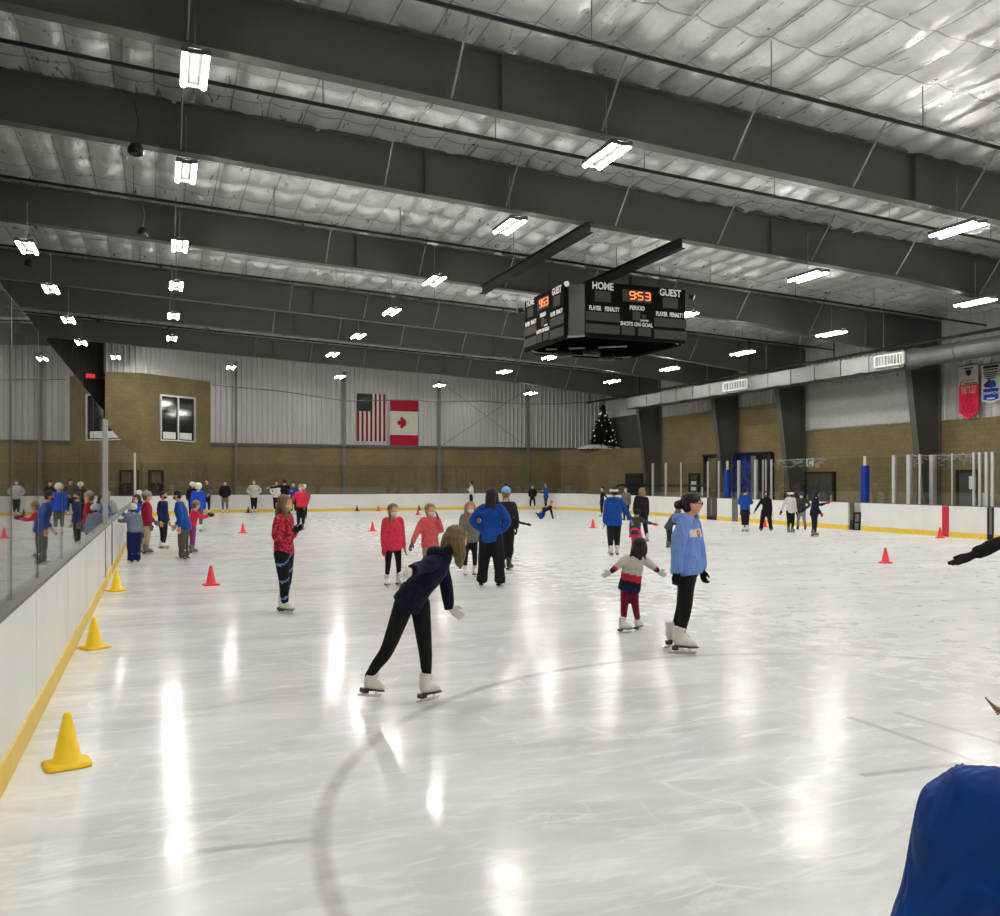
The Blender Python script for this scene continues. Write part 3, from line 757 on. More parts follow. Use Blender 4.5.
box(bm, (0, -.04, 2.25), (1.24, .14, .08)); link('door_frame', bm, DARK, r)
bm = B(); box(bm, (.42, -.11, 1.0), (.05, .08, .2)); link('door_handle', bm, ALU, r)

# ------------------------------------------------------------------ hanging banners
def banner_poly(y0, y1, zt, zs, zb):                 # outline in (y, z), y0 > y1 left to right from inside
    return [(y0, zt), (y1, zt), (y1, zs), ((y0+y1)/2, zb), (y0, zs)]
def flatpoly(bm, poly, x, t=.01, mi=0):
    a = [bm.verts.new((x, p[0], p[1])) for p in poly]; b = [bm.verts.new((x+t, p[0], p[1])) for p in poly]; n = len(poly)
    for i in range(n): bm.faces.new((a[i], a[(i+1) % n], b[(i+1) % n], b[i])).material_index = mi
    bm.faces.new(a[::-1]).material_index = mi; bm.faces.new(b).material_index = mi
BW = cloth('banner white', srgb(186, 186, 180), .05); BR = cloth('banner red', srgb(214, 40, 72), .08); BC = cloth('banner coral', srgb(214, 108, 100), .1)
BB = cloth('banner blue', srgb(22, 72, 160), .08); INK = cloth('banner ink', srgb(50, 48, 50), .1)
bx = WR-.32
def BP(px, py): p = on_x(px, py, bx); return p.y, p.z
y0, zt = BP(959, 367); y1, _ = BP(978.5, 366.4); _, zs = BP(968, 412); _, zb = BP(968, 419.5)
W = abs(y0-y1); yc = (y0+y1)/2; Hh = zt-zb
r = empty('red_banner', (0, 0, 0), 0, 'long pointed banner with a white top and red lower part on the right wall', 'banner', 'championship banners on the right wall')
bm = B(); flatpoly(bm, banner_poly(y0, y1, zt, zs, zb), bx); link('banner_cloth', bm, BR, r)
zm = zt-Hh*.36
bm = B(); flatpoly(bm, [(y0, zt-.01), (y1, zt-.01), (y1, zm), (y0, zm)], bx-.006, .006); link('top_field', bm, BW, r)
bm = B(); flatpoly(bm, [(y0-.08*W/1, zm), (y1+.08, zm), (y1+.14, zm-Hh*.16), (y0-.14, zm-Hh*.16)], bx-.006, .006); link('middle_field', bm, BC, r)
bm = B(); flatpoly(bm, [(yc+.16*W, zt-.08*Hh), (yc-.16*W, zt-.08*Hh), (yc-.1*W, zt-.17*Hh), (yc, zt-.2*Hh), (yc+.1*W, zt-.17*Hh)], bx-.012, .006)
flatpoly(bm, [(yc+.26*W, zt-.035*Hh), (yc-.26*W, zt-.035*Hh), (yc-.2*W, zt-.06*Hh), (yc+.2*W, zt-.06*Hh)], bx-.012, .006); link('emblem', bm, INK, r)
text_mesh('Colorado', .17, cloth('banner orange', srgb(205, 110, 80)), 'lettering', r, (bx-.014, yc, zt-.27*Hh), RW, .9)
text_mesh('Compas', .24, INK, 'lettering', r, (bx-.014, yc, zt-.335*Hh), RW, .95)
bm = B()
rnd = random.Random(3)
for k in range(13):
    z = zm-.10*Hh-k*.036*Hh+.02*Hh; w = W*(.18+.1*rnd.random()) if k < 8 else W*(.5+.2*rnd.random())
    y = yc+w/2
    while y > yc-w/2:
        l = rnd.uniform(.05, .16); box(bm, (bx-.012, y-l/2, z), (.006, l, .045)); y -= l+.05
link('small_text', bm, plain('banner dark red', srgb(110, 18, 34), .8), r)
bm = B(); tube(bm, [(bx, y0, zt+.02), (bx, y1, zt+.02)], .025, 6); tube(bm, [(bx, yc, zt+.02), (bx+.25, yc, zt+.5)], .01, 4); link('rod', bm, STEEL, r)
y0, zt = BP(981.5, 365.5); y1, _ = BP(1000.5, 363); _, zs = BP(990, 400); _, zb = BP(990, 404.5)
W = abs(y0-y1); yc = (y0+y1)/2; Hh = zt-zb
r = empty('blue_banner', (0, 0, 0), 0, 'shorter pointed banner with a white top and blue base at the right edge', 'banner', 'championship banners on the right wall')
bm = B(); flatpoly(bm, banner_poly(y0, y1, zt, zs, zb), bx); link('banner_cloth', bm, BW, r)
i = .1*W; bm = B(); flatpoly(bm, [(y0-i, zt-.6*Hh), (y1+i, zt-.6*Hh), (y1+i, zs+.02), (yc, zb+.14), (y0-i, zs+.02)], bx-.006, .006); link('lower_field', bm, BB, r)
bm = B(); flatpoly(bm, [(yc+.4*W, zt-.5*Hh), (yc+.2*W, zt-.42*Hh), (yc+.08*W, zt-.36*Hh), (yc-.05*W, zt-.42*Hh), (yc-.05*W, zt-.58*Hh), (yc+.3*W, zt-.57*Hh)], bx-.01, .006); link('emblem', bm, INK, r)
bm = B(); flatpoly(bm, [(yc+.05*W, zt-.44*Hh), (yc-.08*W, zt-.39*Hh), (yc-.24*W, zt-.42*Hh), (yc-.3*W, zt-.56*Hh), (yc, zt-.6*Hh)], bx-.013, .006); link('emblem', bm, BB, r)
bm = B(); box(bm, (bx-.01, yc, zt-.06*Hh), (.01, W*.8, .1)); box(bm, (bx-.01, yc, zt-.13*Hh), (.01, W*.7, .05))
for k in range(4): box(bm, (bx-.01, yc+rnd.uniform(-.05, .05), zt-(.2+.05*k)*Hh), (.01, W*(.75-.09*k), .04))
link('small_text', bm, INK, r)
text_mesh('CHAMPIONS', .14, BW, 'lettering', r, (bx-.014, yc, zt-.72*Hh), RW, .9)
bm = B(); box(bm, (bx-.01, yc, zt-.85*Hh), (.01, W*.4, .05)); link('small_text', bm, BW, r)
bm = B(); tube(bm, [(bx, y0, zt+.02), (bx, y1, zt+.02)], .025, 6); tube(bm, [(bx, yc, zt+.02), (bx+.25, yc, zt+.5)], .01, 4); link('rod', bm, STEEL, r)

# ------------------------------------------------------------------ flags on the far wall
FYp = WF-.10
def quad(bm, x0, x1, z0, z1, y=FYp, t=.01): box(bm, ((x0+x1)/2, y, (z0+z1)/2), (x1-x0, t, z1-z0))
a, b = on_y(357, 393.2, FYp), on_y(385.3, 441.5, FYp)
x0, x1, z1, z0 = a.x, b.x, a.z, b.z
r = empty('striped_flag', (0, 0, 0), 0, 'hanging flag with red and white vertical stripes and a starred canton', 'flag', 'flags on the far wall')
FR_ = cloth('flag red', srgb(118, 22, 38), .1); FW_ = cloth('flag white', srgb(190, 190, 182), .04); FB_ = cloth('flag navy', srgb(10, 11, 18), .1)
bm = B(); quad(bm, x0, x1, z0, z1); link('flag_cloth', bm, FW_, r)
w = (x1-x0)/13
for k in range(0, 13, 2):
    bm = B(); quad(bm, x0+k*w, x0+(k+1)*w, z0, z1 if k > 6 else z0+(z1-z0)*.64, FYp-.01); link('stripe', bm, FR_, r)
bm = B(); quad(bm, x0, x0+w*7, z0+(z1-z0)*.63, z1, FYp-.014); link('canton', bm, FB_, r)
bm = B(); cw, ch = w*7, (z1-z0)*.37
def star(bm, x, z, rr, y):
    vs = [bm.verts.new((x+(rr if k % 2 == 0 else rr*.42)*math.sin(PI*k/5), y, z+(rr if k % 2 == 0 else rr*.42)*math.cos(PI*k/5))) for k in range(10)]
    bm.faces.new(vs)
for row in range(11):
    for k in range(5 if row % 2 == 0 else 4):
        star(bm, x0+cw*((k+.5)/5+(0 if row % 2 == 0 else .1)), z1-ch*(row+.7)/11.5, .034, FYp-.022)
link('stars', bm, FW_, r)
a, b = on_y(390, 399.4, FYp), on_y(418, 447, FYp)
x0, x1, z1, z0 = a.x, b.x, a.z, b.z; Hf = z1-z0
r = empty('maple_leaf_flag', (0, 0, 0), 0, 'hanging red and white flag with a sideways red maple leaf', 'flag', 'flags on the far wall')
bm = B(); quad(bm, x0, x1, z0, z1); link('flag_cloth', bm, FW_, r)
for za, zb in ((z1-Hf*.245, z1), (z0, z0+Hf*.25)):
    bm = B(); quad(bm, x0, x1, za, zb, FYp-.01); link('red_bar', bm, cloth('flag bright red', srgb(158, 26, 48), .06), r)
leaf = [(0, 1), (.13, .75), (.3, .82), (.24, .4), (.44, .58), (.5, .45), (.72, .48), (.63, .28), (.74, .18), (.38, -.12), (.42, -.3), (.06, -.24), (.04, -.62)]
leaf = leaf+[(-x, y) for x, y in leaf[::-1]][:-1]
cx, cz = (x0+x1)/2, z0+Hf*.51; s = (x1-x0)*.27
bm = B(); vs = [bm.verts.new((cx-y*s-.02, FYp-.02, cz+x*s*1.05)) for x, y in leaf]
f = bm.faces.new(vs); rr = bmesh.ops.extrude_face_region(bm, geom=[f])
for v in rr['geom']:
    if isinstance(v, bmesh.types.BMVert): v.co.y -= .006
bmesh.ops.triangulate(bm, faces=bm.faces); link('maple_leaf', bm, cloth('flag bright red', srgb(158, 26, 48), .06), r)

# ------------------------------------------------------------------ christmas tree and snow skirt on the corner block
tp = on_y(603, 444, 52.6); tz = 3.97
ht = on_y(603, 405, 52.6).z-tz
r = empty('christmas_tree', (tp.x, 52.6, tz), 0, 'dark christmas tree with white ornaments standing on the corner block room', 'tree')
bm = B(); rnd = random.Random(5)
for k in range(1500):
    h = rnd.random()**1.25; R_ = .95*(1-h)+.12; a = rnd.uniform(0, 2*PI); z = .12+h*(ht-.15)
    q = R_*rnd.uniform(.35, 1.0); p0 = Vector((math.cos(a)*q*.4, math.sin(a)*q*.4, z+.12)); p1 = Vector((math.cos(a)*q, math.sin(a)*q, z-.1))
    sd = Vector((-math.sin(a), math.cos(a), .2))*rnd.uniform(.04, .09)
    v = [bm.verts.new(x) for x in (p0, p1-sd, p1+Vector((math.cos(a), math.sin(a), 0))*.12, p1+sd)]; bm.faces.new(v)
link('foliage', bm, plain('dark pine', (.012, .02, .014), .8, 0, .2, .4), r)
bm = B(); tube(bm, [(0, 0, 0), (0, 0, ht*.95)], [.07, .01], 8); link('trunk', bm, plain('bark', (.03, .02, .012), .9), r)
for k in range(34):
    h = rnd.random()*.92; R_ = .98*(1-h)+.12; a = rnd.uniform(PI*.9, PI*2.1); bm = B()
    bmesh.ops.create_icosphere(bm, subdivisions=1, radius=.05, matrix=Matrix.Translation((math.cos(a)*R_, math.sin(a)*R_, .15+h*(ht-.3))))
    link('ornament', bm, emit('warm bulb', (1, .95, .85), .25) if k % 2 else WHITE, r, True)
bm = B(); bmesh.ops.create_grid(bm, x_segments=40, y_segments=24, size=.5)
for v in bm.verts:
    x, y = v.co.x*2.7, v.co.y*1.6; e = max(abs(v.co.x), abs(v.co.y))*2; n = noise.noise(Vector((x*1.5, y*1.5, 0)))
    v.co = Vector((x+n*.2, y+n*.15, .04+.3*(1-e**2)+.08*n+.03))
    if e > .93: v.co.z = .0
o = link('snow_blanket', bm, plain('cotton snow', (.7, .7, .69), .9, 0, .1, .06, .4, 3), loc=(tp.x-.35, 52.55, tz-.0), smooth=True)
setp(o, 'rumpled white snow blanket under the christmas tree', 'blanket')

# ------------------------------------------------------------------ scoreboard
SX0, SX1, SY0, SY1 = 10.3, 14.05, 20.9, 24.4
sz0, sz1 = CAM_H+3.86, CAM_H+5.38
sb = empty('scoreboard', ((SX0+SX1)/2, (SY0+SY1)/2, sz0), 0, 'four sided black hanging scoreboard showing 9:53 in red digits', 'scoreboard')
SC = Vector(sb.location)
SBK = plain('scoreboard black', srgb(13, 13, 13), .9, 0, .08, .1); SBF = plain('scoreboard window', srgb(60, 60, 54), .7, 0, .1, .1); SBC = plain('scoreboard corner', srgb(52, 53, 48), .5)
bm = B(); ch = .33; hx, hy = (SX1-SX0)/2-.12, (SY1-SY0)/2-.12
oct_ = [(-hx+ch, -hy), (hx-ch, -hy), (hx, -hy+ch), (hx, hy-ch), (hx-ch, hy), (-hx+ch, hy), (-hx, hy-ch), (-hx, -hy+ch)]
prism(bm, oct_, .1, sz1-sz0-.05); link('housing', bm, SBC, sb)
bm = B(); prism(bm, [(x*.96, y*.96) for x, y in oct_], .04, .11); link('underside', bm, plain('underside black', (.002, .002, .002), 1, 0, 0), sb)
bm = B()
for p, q in zip(oct_, oct_[1:]+oct_[:1]): tube(bm, [(p[0], p[1], .06), (q[0], q[1], .06)], .03, 6)
link('frame', bm, STEEL_L, sb)
LED = emit('led digits', (1.0, .2, .06), 1.0)
SEG = {'9': 'abcdfg', '5': 'acdfg', '3': 'abcdg'}
def seg_digit(bm, ch_, x, z, w, h, y):
    t = h*.11
    P = {'a': ((x, z+h/2), (w, t)), 'g': ((x, z), (w, t)), 'd': ((x, z-h/2), (w, t)), 'b': ((x+w/2, z+h/4), (t, h*.46)), 'c': ((x+w/2, z-h/4), (t, h*.46)), 'f': ((x-w/2, z+h/4), (t, h*.46)), 'e': ((x-w/2, z-h/4), (t, h*.46))}
    for s in SEG[ch_]:
        (cx, cz), (sx, sz) = P[s]; box(bm, (cx, y, cz), (sx*.9, .012, sz*.9))
def face(width, cx, cy, rz):
    f = empty('score_panel', (cx, cy, 0), rz); f.parent = sb
    H = sz1-sz0; W = width; y = -.06
    bm = B(); box(bm, (0, 0, H/2), (W, .1, H), bevel=.01); link('panel', bm, SBK, f)
    U = lambda u: (u-.5)*W; V = lambda v: H*(1-v)
    wins = [(.16, .26, .155, .19), (.50, .20, .29, .22), (.84, .27, .155, .19), (.16, .62, .33, .16), (.16, .84, .33, .16), (.84, .64, .33, .16), (.84, .86, .33, .16),
            (.495, .56, .075, .16), (.572, .56, .04, .07), (.41, .84, .13, .15), (.575, .84, .13, .15)]
    for u, v, w, h in wins:
        bm = B(); box(bm, (U(u), y+.004, V(v)), (w*W, .015, h*H)); link('digit_window', bm, SBF, f)
    R0 = (PI/2, 0, 0)
    for s, u, v, sz in (('HOME', .16, .08, .27), ('GUEST', .84, .09, .27), ('PERIOD', .50, .42, .16), ('PLAYER', .085, .48, .17), ('PENALTY', .25, .48, .17), ('PLAYER', .75, .49, .17), ('PENALTY', .905, .49, .17),
                        ('SHOTS ON GOAL', .495, .715, .15), ('QUARTER', .572, .635, .07)):
        tx = text_mesh(s, sz, SIGN, 'lettering', f, (U(u), y, V(v)), R0, .86*W/3.14, ext=.003)
        if s == 'PENALTY' or s == 'PLAYER': tx.scale.x = .64*W/3.14
    zz = V(.195)
    for c_, u in (('9', .45), ('5', .53), ('3', .605)): bm = B(); seg_digit(bm, c_, U(u), zz, .15, .20, y-.012); link('clock_digit', bm, LED, f)
    bm = B()
    for dz in (-.045, .05): box(bm, (U(.487), y-.012, zz+dz), (.03, .012, .03))
    link('clock_colon', bm, LED, f)
face(3.14, .10, -(SY1-SY0)/2, 0)
face(2.7, -(SX1-SX0)/2, .0, -PI/2)
face(3.1, .1, (SY1-SY0)/2, PI)
face(2.7, (SX1-SX0)/2-.1, 0, PI/2)
for x, y, s in ((-1.2, .2, .26), (-.55, -.35, .24), (.35, .4, .24)):
    bm = B(); lathe(bm, [(.06, .02), (.14, -.04), (s, -.2), (s*1.05, -.3), (s*.6, -.26), (.03, -.1)], (x, y, .05), 14); link('speaker_horn', bm, BLACK, sb, True)
bm = B(); tube(bm, [(-1.6, .5, -.02), (.3, -.9, -.02)], .03, 6); link('speaker_bar', bm, STEEL_L, sb)
for x, y, z in ((-1.95, 1.45, 1.3), (-1.95, -1.72, 1.42), (1.95, -1.55, 1.4), (2.0, 1.5, 1.45)):
    bm = B(); d = Vector((x, y, 0)).normalized()
    tube(bm, [(x, y, z), Vector((x, y, z))+d*.14+Vector((0, 0, -.04))], [.06, .09], 12); sp = link('spot_light', bm, BLACK, sb)
    bm = B(); tube(bm, [Vector((x, y, z))+d*.145+Vector((0, 0, -.041)), Vector((x, y, z))+d*.155+Vector((0, 0, -.045))], .075, 12); link('lens', bm, emit('spot lens', (1, .98, .92), .2), sp)
for x in (-1.2, 1.2):
    for y in (-1.2, 1.2):
        bm = B(); X = SC.x+x; tube(bm, [(x, y, sz1-sz0-.05), (x, y, z_bot(X)-sz0+.05)], .012, 4); link('hanger_cable', bm, CABLE, sb)
for X, lab in ((9.72, 'dark beam hung between two roof frames just left above the scoreboard'), (12.35, 'dark beam hung between two roof frames directly above the scoreboard')):
    r = empty('hanger_beam', (X, 22.5, z_bot(X)-.14), 0, lab, 'steel beam', 'beams carrying the scoreboard')
    bm = B(); box(bm, (0, 0, 0), (.02, 7.5, .24)); link('web', bm, DARK, r)
    bm = B()
    for z in (-.12, .12): box(bm, (0, 0, z), (.2, 7.5, .02))
    link('flange', bm, DARK, r)

# ------------------------------------------------------------------ traffic cones
def cone_mesh(mat, name):
    bm = B(); prof = [(.165, .0), (.168, .012), (.12, .03), (.088, .034), (.024, .325), (.018, .34), (.008, .34)]
    lathe(bm, prof, seg=24)
    for v in bm.verts:                                # squarish moulded foot
        if v.co.z < .02:
            a = math.atan2(v.co.y, v.co.x); k = min(1/max(abs(math.cos(a)), 1e-3), 1/max(abs(math.sin(a)), 1e-3)); v.co.x *= .84*min(k, 1.3); v.co.y *= .84*min(k, 1.3)
    me = bpy.data.meshes.new(name); bmesh.ops.recalc_face_normals(bm, faces=bm.faces); bm.to_mesh(me); bm.free(); me.materials.append(mat)
    me.polygons.foreach_set('use_smooth', [True]*len(me.polygons)); return me
CY = cone_mesh(plain('yellow cone', srgb(235, 195, 10), .45, 0, .4, .04), 'training_cone')
CR = cone_mesh(plain('red cone', srgb(228, 40, 60), .45, 0, .4, .04), 'training_cone')
CD = cone_mesh(plain('dark cone', srgb(34, 36, 40), .5), 'training_cone')
for me, px, py, lab in ((CY, 67, 765, 'biggest yellow training cone nearest the camera by the left boards'), (CY, 94, 648, 'second yellow training cone along the left boards'), (CY, 111.5, 591, 'farthest yellow training cone against the left boards by the gate'),
    (CR, 211, 585, 'red training cone on open ice, nearest of the red ones on the left'), (CR, 243, 533, 'red training cone far left beyond the girl in the red plaid jacket'), (CR, 372.5, 531, 'red training cone left of the girl in the coral jacket with the braid'),
    (CR, 147, 535, 'small red cone behind the child in the dark red coat'), (CR, 371.5, 510, 'tiny red cone by the far boards below the flags'), (CR, 418, 515, 'tiny red cone above the second coral jacket girl'),
    (CR, 593, 528, 'red training cone left of the person in blue with the white headband'), (CR, 764.5, 527, 'red cone seen between the legs of the black jacketed skater on the right'),
    (CR, 885.5, 563, 'red training cone on open ice at the right'), (CR, 940, 538, 'red training cone beside the red stripe of the right boards'),
    (CD, 243.5, 511, 'tiny dark cone by the far boards between two standing people'), (CD, 349, 510, 'tiny dark cone by the far boards below the striped flag'), (CD, 411, 509.5, 'tiny dark cone by the far boards below the maple leaf flag')):
    o = bpy.data.objects.new('training_cone', me); COL.objects.link(o); p = ground(px, py)
    p.x = min(max(p.x, XL+.2), XR-.2); p.y = min(p.y, YF-.3); p.z = .002
    o.location = p; o.rotation_euler = (0, 0, random.uniform(0, 1)); setp(o, lab, 'cone', 'yellow cones' if me is CY else ('red cones' if me is CR else 'dark cones'))
# ------------------------------------------------------------------ people
SKIN = plain('skin', srgb(205, 152, 122), .55, 0, .35, .04); LIP = plain('lips', srgb(165, 85, 78), .5); EYE = plain('eye', (.015, .012, .01), .2, 0, .6)
BLKCLOTH = cloth('black leggings', srgb(22, 22, 24), .2); BLKWIDE = cloth('black trousers', srgb(26, 26, 28), .25)
H_BROWN = hairmat('brown hair', srgb(112, 92, 62)); H_DARK = hairmat('black hair', srgb(20, 18, 18)); H_LIGHT = hairmat('light brown hair', srgb(136, 112, 78)); H_RED = hairmat('reddish hair', srgb(158, 112, 84))
WKNIT = cloth('white knit', srgb(215, 213, 205), .08); GKNIT = cloth('grey knit', srgb(140, 138, 132), .15)
GLB = cloth('black glove', srgb(18, 18, 20), .1); GLW = cloth('white glove', srgb(200, 200, 196), .05); GLG = cloth('grey glove', srgb(92, 92, 92), .1); GLR = cloth('red glove', srgb(200, 30, 55), .1)
MASKW = cloth('white mask', srgb(205, 208, 208), .03); MASKB = cloth('black mask', srgb(20, 20, 22), .03); MASKY = cloth('yellow mask', srgb(200, 176, 110), .05)
ROYAL = cloth('royal blue jacket', srgb(13, 66, 146), .18, .6, 10, .8)

def remesh(bm, voxel, smooth=2):
    me = bpy.data.meshes.new('tmp'); bmesh.ops.recalc_face_normals(bm, faces=bm.faces); bm.to_mesh(me); bm.free()
    o = bpy.data.objects.new('tmp', me); COL.objects.link(o)
    m = o.modifiers.new('r', 'REMESH'); m.mode = 'VOXEL'; m.voxel_size = voxel; m.use_smooth_shade = True
    if smooth: s = o.modifiers.new('s', 'SMOOTH'); s.factor = .5; s.iterations = smooth
    dg = bpy.context.evaluated_depsgraph_get(); out = bpy.data.meshes.new_from_object(o.evaluated_get(dg))
    bpy.data.objects.remove(o); bpy.data.meshes.remove(me); return out
def loft(bm, cs, rx, ry, side, seg=14, cap=.5):
    cs = [Vector(c) for c in cs]; n = len(cs); rings = []
    if isinstance(rx, (int, float)): rx = [rx]*n
    if isinstance(ry, (int, float)): ry = [ry]*n
    t0 = (cs[1]-cs[0]).normalized(); t1 = (cs[-1]-cs[-2]).normalized()
    C = [cs[0]-t0*min(rx[0], ry[0])*cap]+cs+[cs[-1]+t1*min(rx[-1], ry[-1])*cap]
    RX = [rx[0]*.6]+list(rx)+[rx[-1]*.6]; RY = [ry[0]*.6]+list(ry)+[ry[-1]*.6]
    for i, c in enumerate(C):
        t = (C[min(i+1, len(C)-1)]-C[max(i-1, 0)]).normalized()
        s = Vector(side); s = s-t*s.dot(t)
        s = s.normalized() if s.length > 1e-4 else t.orthogonal().normalized()
        q = t.cross(s)
        rings.append([bm.verts.new(c+s*RX[i]*math.cos(2*PI*k/seg)+q*RY[i]*math.sin(2*PI*k/seg)) for k in range(seg)])
    for a, b in zip(rings, rings[1:]):
        for k in range(seg): bm.faces.new((a[k], a[(k+1) % seg], b[(k+1) % seg], b[k]))
    bm.faces.new(rings[0][::-1]); bm.faces.new(rings[-1])
def curve(pts, m=4):                                  # Catmull-Rom through joints
    P = [Vector(p) for p in pts]; out = []
    for i in range(len(P)-1):
        a, b, c, d = P[max(i-1, 0)], P[i], P[i+1], P[min(i+2, len(P)-1)]
        for k in range(m):
            t = k/m; out.append(.5*((2*b)+(c-a)*t+(2*a-5*b+4*c-d)*t*t+(3*b-a-3*c+d)*t**3))
    out.append(P[-1]); return out
def lerp_list(v, n):
    out = []
    for i in range(n):
        f = i*(len(v)-1)/(n-1); k = min(int(f), len(v)-2); out.append(v[k]+(v[k+1]-v[k])*(f-k))
    return out
def limb(bm, pts, rad, seg=12, m=4, flat=1.0, side=(1, 0, 0)):
    c = curve(pts, m); r = lerp_list(rad, len(c)); loft(bm, c, r, [x*flat for x in r], side, seg)
def ell(bm, c, r, fwd, up):
    f = Vector(fwd).normalized(); u = Vector(up); u = (u-f*u.dot(f)).normalized(); s = f.cross(u)
    M = Matrix((s, f, u)).transposed().to_4x4(); M.translation = c
    bmesh.ops.create_uvsphere(bm, u_segments=16, v_segments=10, radius=1, matrix=M @ Matrix.Diagonal((r[0], r[1], r[2], 1)))
def mesh_obj(name, me, mats, parent):
    me.name = name; me.materials.clear()
    for m in mats: me.materials.append(m)
    me.polygons.foreach_set('use_smooth', [True]*len(me.polygons))
    o = bpy.data.objects.new(name, me); COL.objects.link(o); o.parent = parent; return o

def hand_geo(bm, w, d, thumb, k, curl=.5, fat=1.0):   # wrist, direction, thumb side, scale, finger curl
    d = d.normalized(); t = (thumb-d*thumb.dot(d)).normalized(); n = d.cross(t)   # n: back of the hand / palm normal
    L = .095*k
    loft(bm, [w-d*.02*k, w+d*.02*k, w+d*L*.6, w+d*L], [.026*k*fat, .032*k*fat, .042*k*fat, .04*k*fat], [.02*k*fat, .02*k*fat, .017*k*fat, .014*k*fat], t, 10)
    for j, (off, ln) in enumerate(((.031, .072), (.0105, .082), (-.0105, .076), (-.030, .058))):
        p = w+d*L*.95+t*off*k; dirv = (d+t*off*3.2).normalized(); pts = [p]; a = 0
        for s in range(3):
            a += curl*(.35+.25*s); v = dirv*math.cos(a)-n*math.sin(a); p = p+v*ln*k*(.42, .33, .25)[s]; pts.append(p)
        tube(bm, pts, [.0095*k*fat, .009*k*fat, .0085*k*fat, .0065*k*fat], 6)
    p = w+d*.03*k+t*.03*k; v1 = (t*.8+d*.6).normalized(); v2 = (t*.3+d-n*curl*.4).normalized()
    tube(bm, [p, p+v1*.035*k, p+v1*.035*k+v2*.03*k, p+v1*.035*k+v2*.052*k], [.014*k*fat, .012*k*fat, .0105*k*fat, .008*k*fat], 6)

# skates: one mesh of each kind shared by everyone, foot pointing +Y, ankle joint over the origin, blade edge at z=0
def skate_parts():
    bm = B()
    loft(bm, [(0, -.012, .25), (0, -.018, .20), (0, -.02, .15), (0, -.018, .105)], [.056, .049, .05, .044], [.066, .058, .064, .056], (1, 0, 0), 14, .15)
    loft(bm, curve([(0, -.045, .11), (0, .01, .125), (0, .075, .108), (0, .135, .092)], 4), lerp_list([.036, .043, .046, .034], 13), lerp_list([.04, .06, .044, .026], 13), (1, 0, 0), 14, .7)
    boot = remesh(bm, .009, 2)
    bm = B()
    poly = [(-.035, -.088), (.035, -.088), (.038, -.01), (.03, .03), (.046, .085), (.036, .145), (0, .168), (-.036, .145), (-.046, .085), (-.03, .03), (-.038, -.01)]
    prism(bm, poly, .062, .071); prism(bm, [(-.033, -.088), (.033, -.088), (.03, -.025), (-.03, -.025)], .036, .062)
    sole = bpy.data.meshes.new('sole'); bmesh.ops.recalc_face_normals(bm, faces=bm.faces); bm.to_mesh(sole); bm.free()
    bm = B()
    for y, w, hh in ((-.052, .035, .04), (.085, .03, .06)):
        box(bm, (0, y, hh/2), (.01, w, hh))
    a = [(-.125, .01), (-.115, .0), (.13, .0), (.152, .02), (.142, .028), (-.105, .02)]
    v0 = [bm.verts.new((-.0022, y, z)) for y, z in a]; v1 = [bm.verts.new((.0022, y, z)) for y, z in a]
    for i in range(6): bm.faces.new((v0[i], v0[(i+1) % 6], v1[(i+1) % 6], v1[i]))
    bm.faces.new(v0[::-1]); bm.faces.new(v1)
    blade = bpy.data.meshes.new('blade'); bmesh.ops.recalc_face_normals(bm, faces=bm.faces); bm.to_mesh(blade); bm.free()
    bm = B()
    for z in (.13, .16, .19, .22): tube(bm, [(-.026, .042-(z-.13)*.2, z), (0, .052-(z-.13)*.2, z+.008), (.026, .042-(z-.13)*.2, z)], .004, 4)
    lace = bpy.data.meshes.new('laces'); bm.to_mesh(lace); bm.free()
    return boot, sole, blade, lace
BOOT, SOLE, BLADE, LACE = skate_parts()
SOLEM = plain('dark heel leather', srgb(62, 52, 42), .5); BLADEM = plain('skate steel', (.6, .61, .62), .2, .95, .5, .03)
SK = {'white': plain('white skate leather', srgb(212, 210, 203), .45, 0, .4, .04), 'black': plain('black skate', srgb(30, 30, 31), .45), 'grey': plain('grey skate', srgb(105, 102, 96), .5, 0, .4, .2), 'tan': plain('tan skate', srgb(120, 108, 88), .5, 0, .4, .2)}
def skate(kind, ankle, fwd, k, parent, tilt=0.0, roll=0.0, near=False):
    mats = {'boot': SK[kind], 'sole': SOLEM if kind == 'white' else BLACK, 'blade': BLADEM}
    def mk(name, me, mat, par):
        key = (name, mat.name)
        if key not in _SM:
            c = me.copy(); c.materials.clear(); c.materials.append(mat)
            if name == 'skate': c.polygons.foreach_set('use_smooth', [True]*len(c.polygons))
            _SM[key] = c
        o = bpy.data.objects.new(name, _SM[key]); COL.objects.link(o); o.parent = par; return o
    s = mk('skate', BOOT, mats['boot'], parent)
    rz = math.atan2(-fwd.x, fwd.y)
    s.matrix_basis = Matrix.Translation(ankle) @ Matrix.Rotation(rz, 4, 'Z') @ Matrix.Rotation(tilt, 4, 'X') @ Matrix.Rotation(roll, 4, 'Y') @ Matrix.Diagonal((k, k, k, 1))
    mk('sole', SOLE, mats['sole'], s); mk('blade', BLADE, mats['blade'], s)
    if near: mk('laces', LACE, plain('laces', srgb(150, 148, 142), .8), s)
_SM = {}

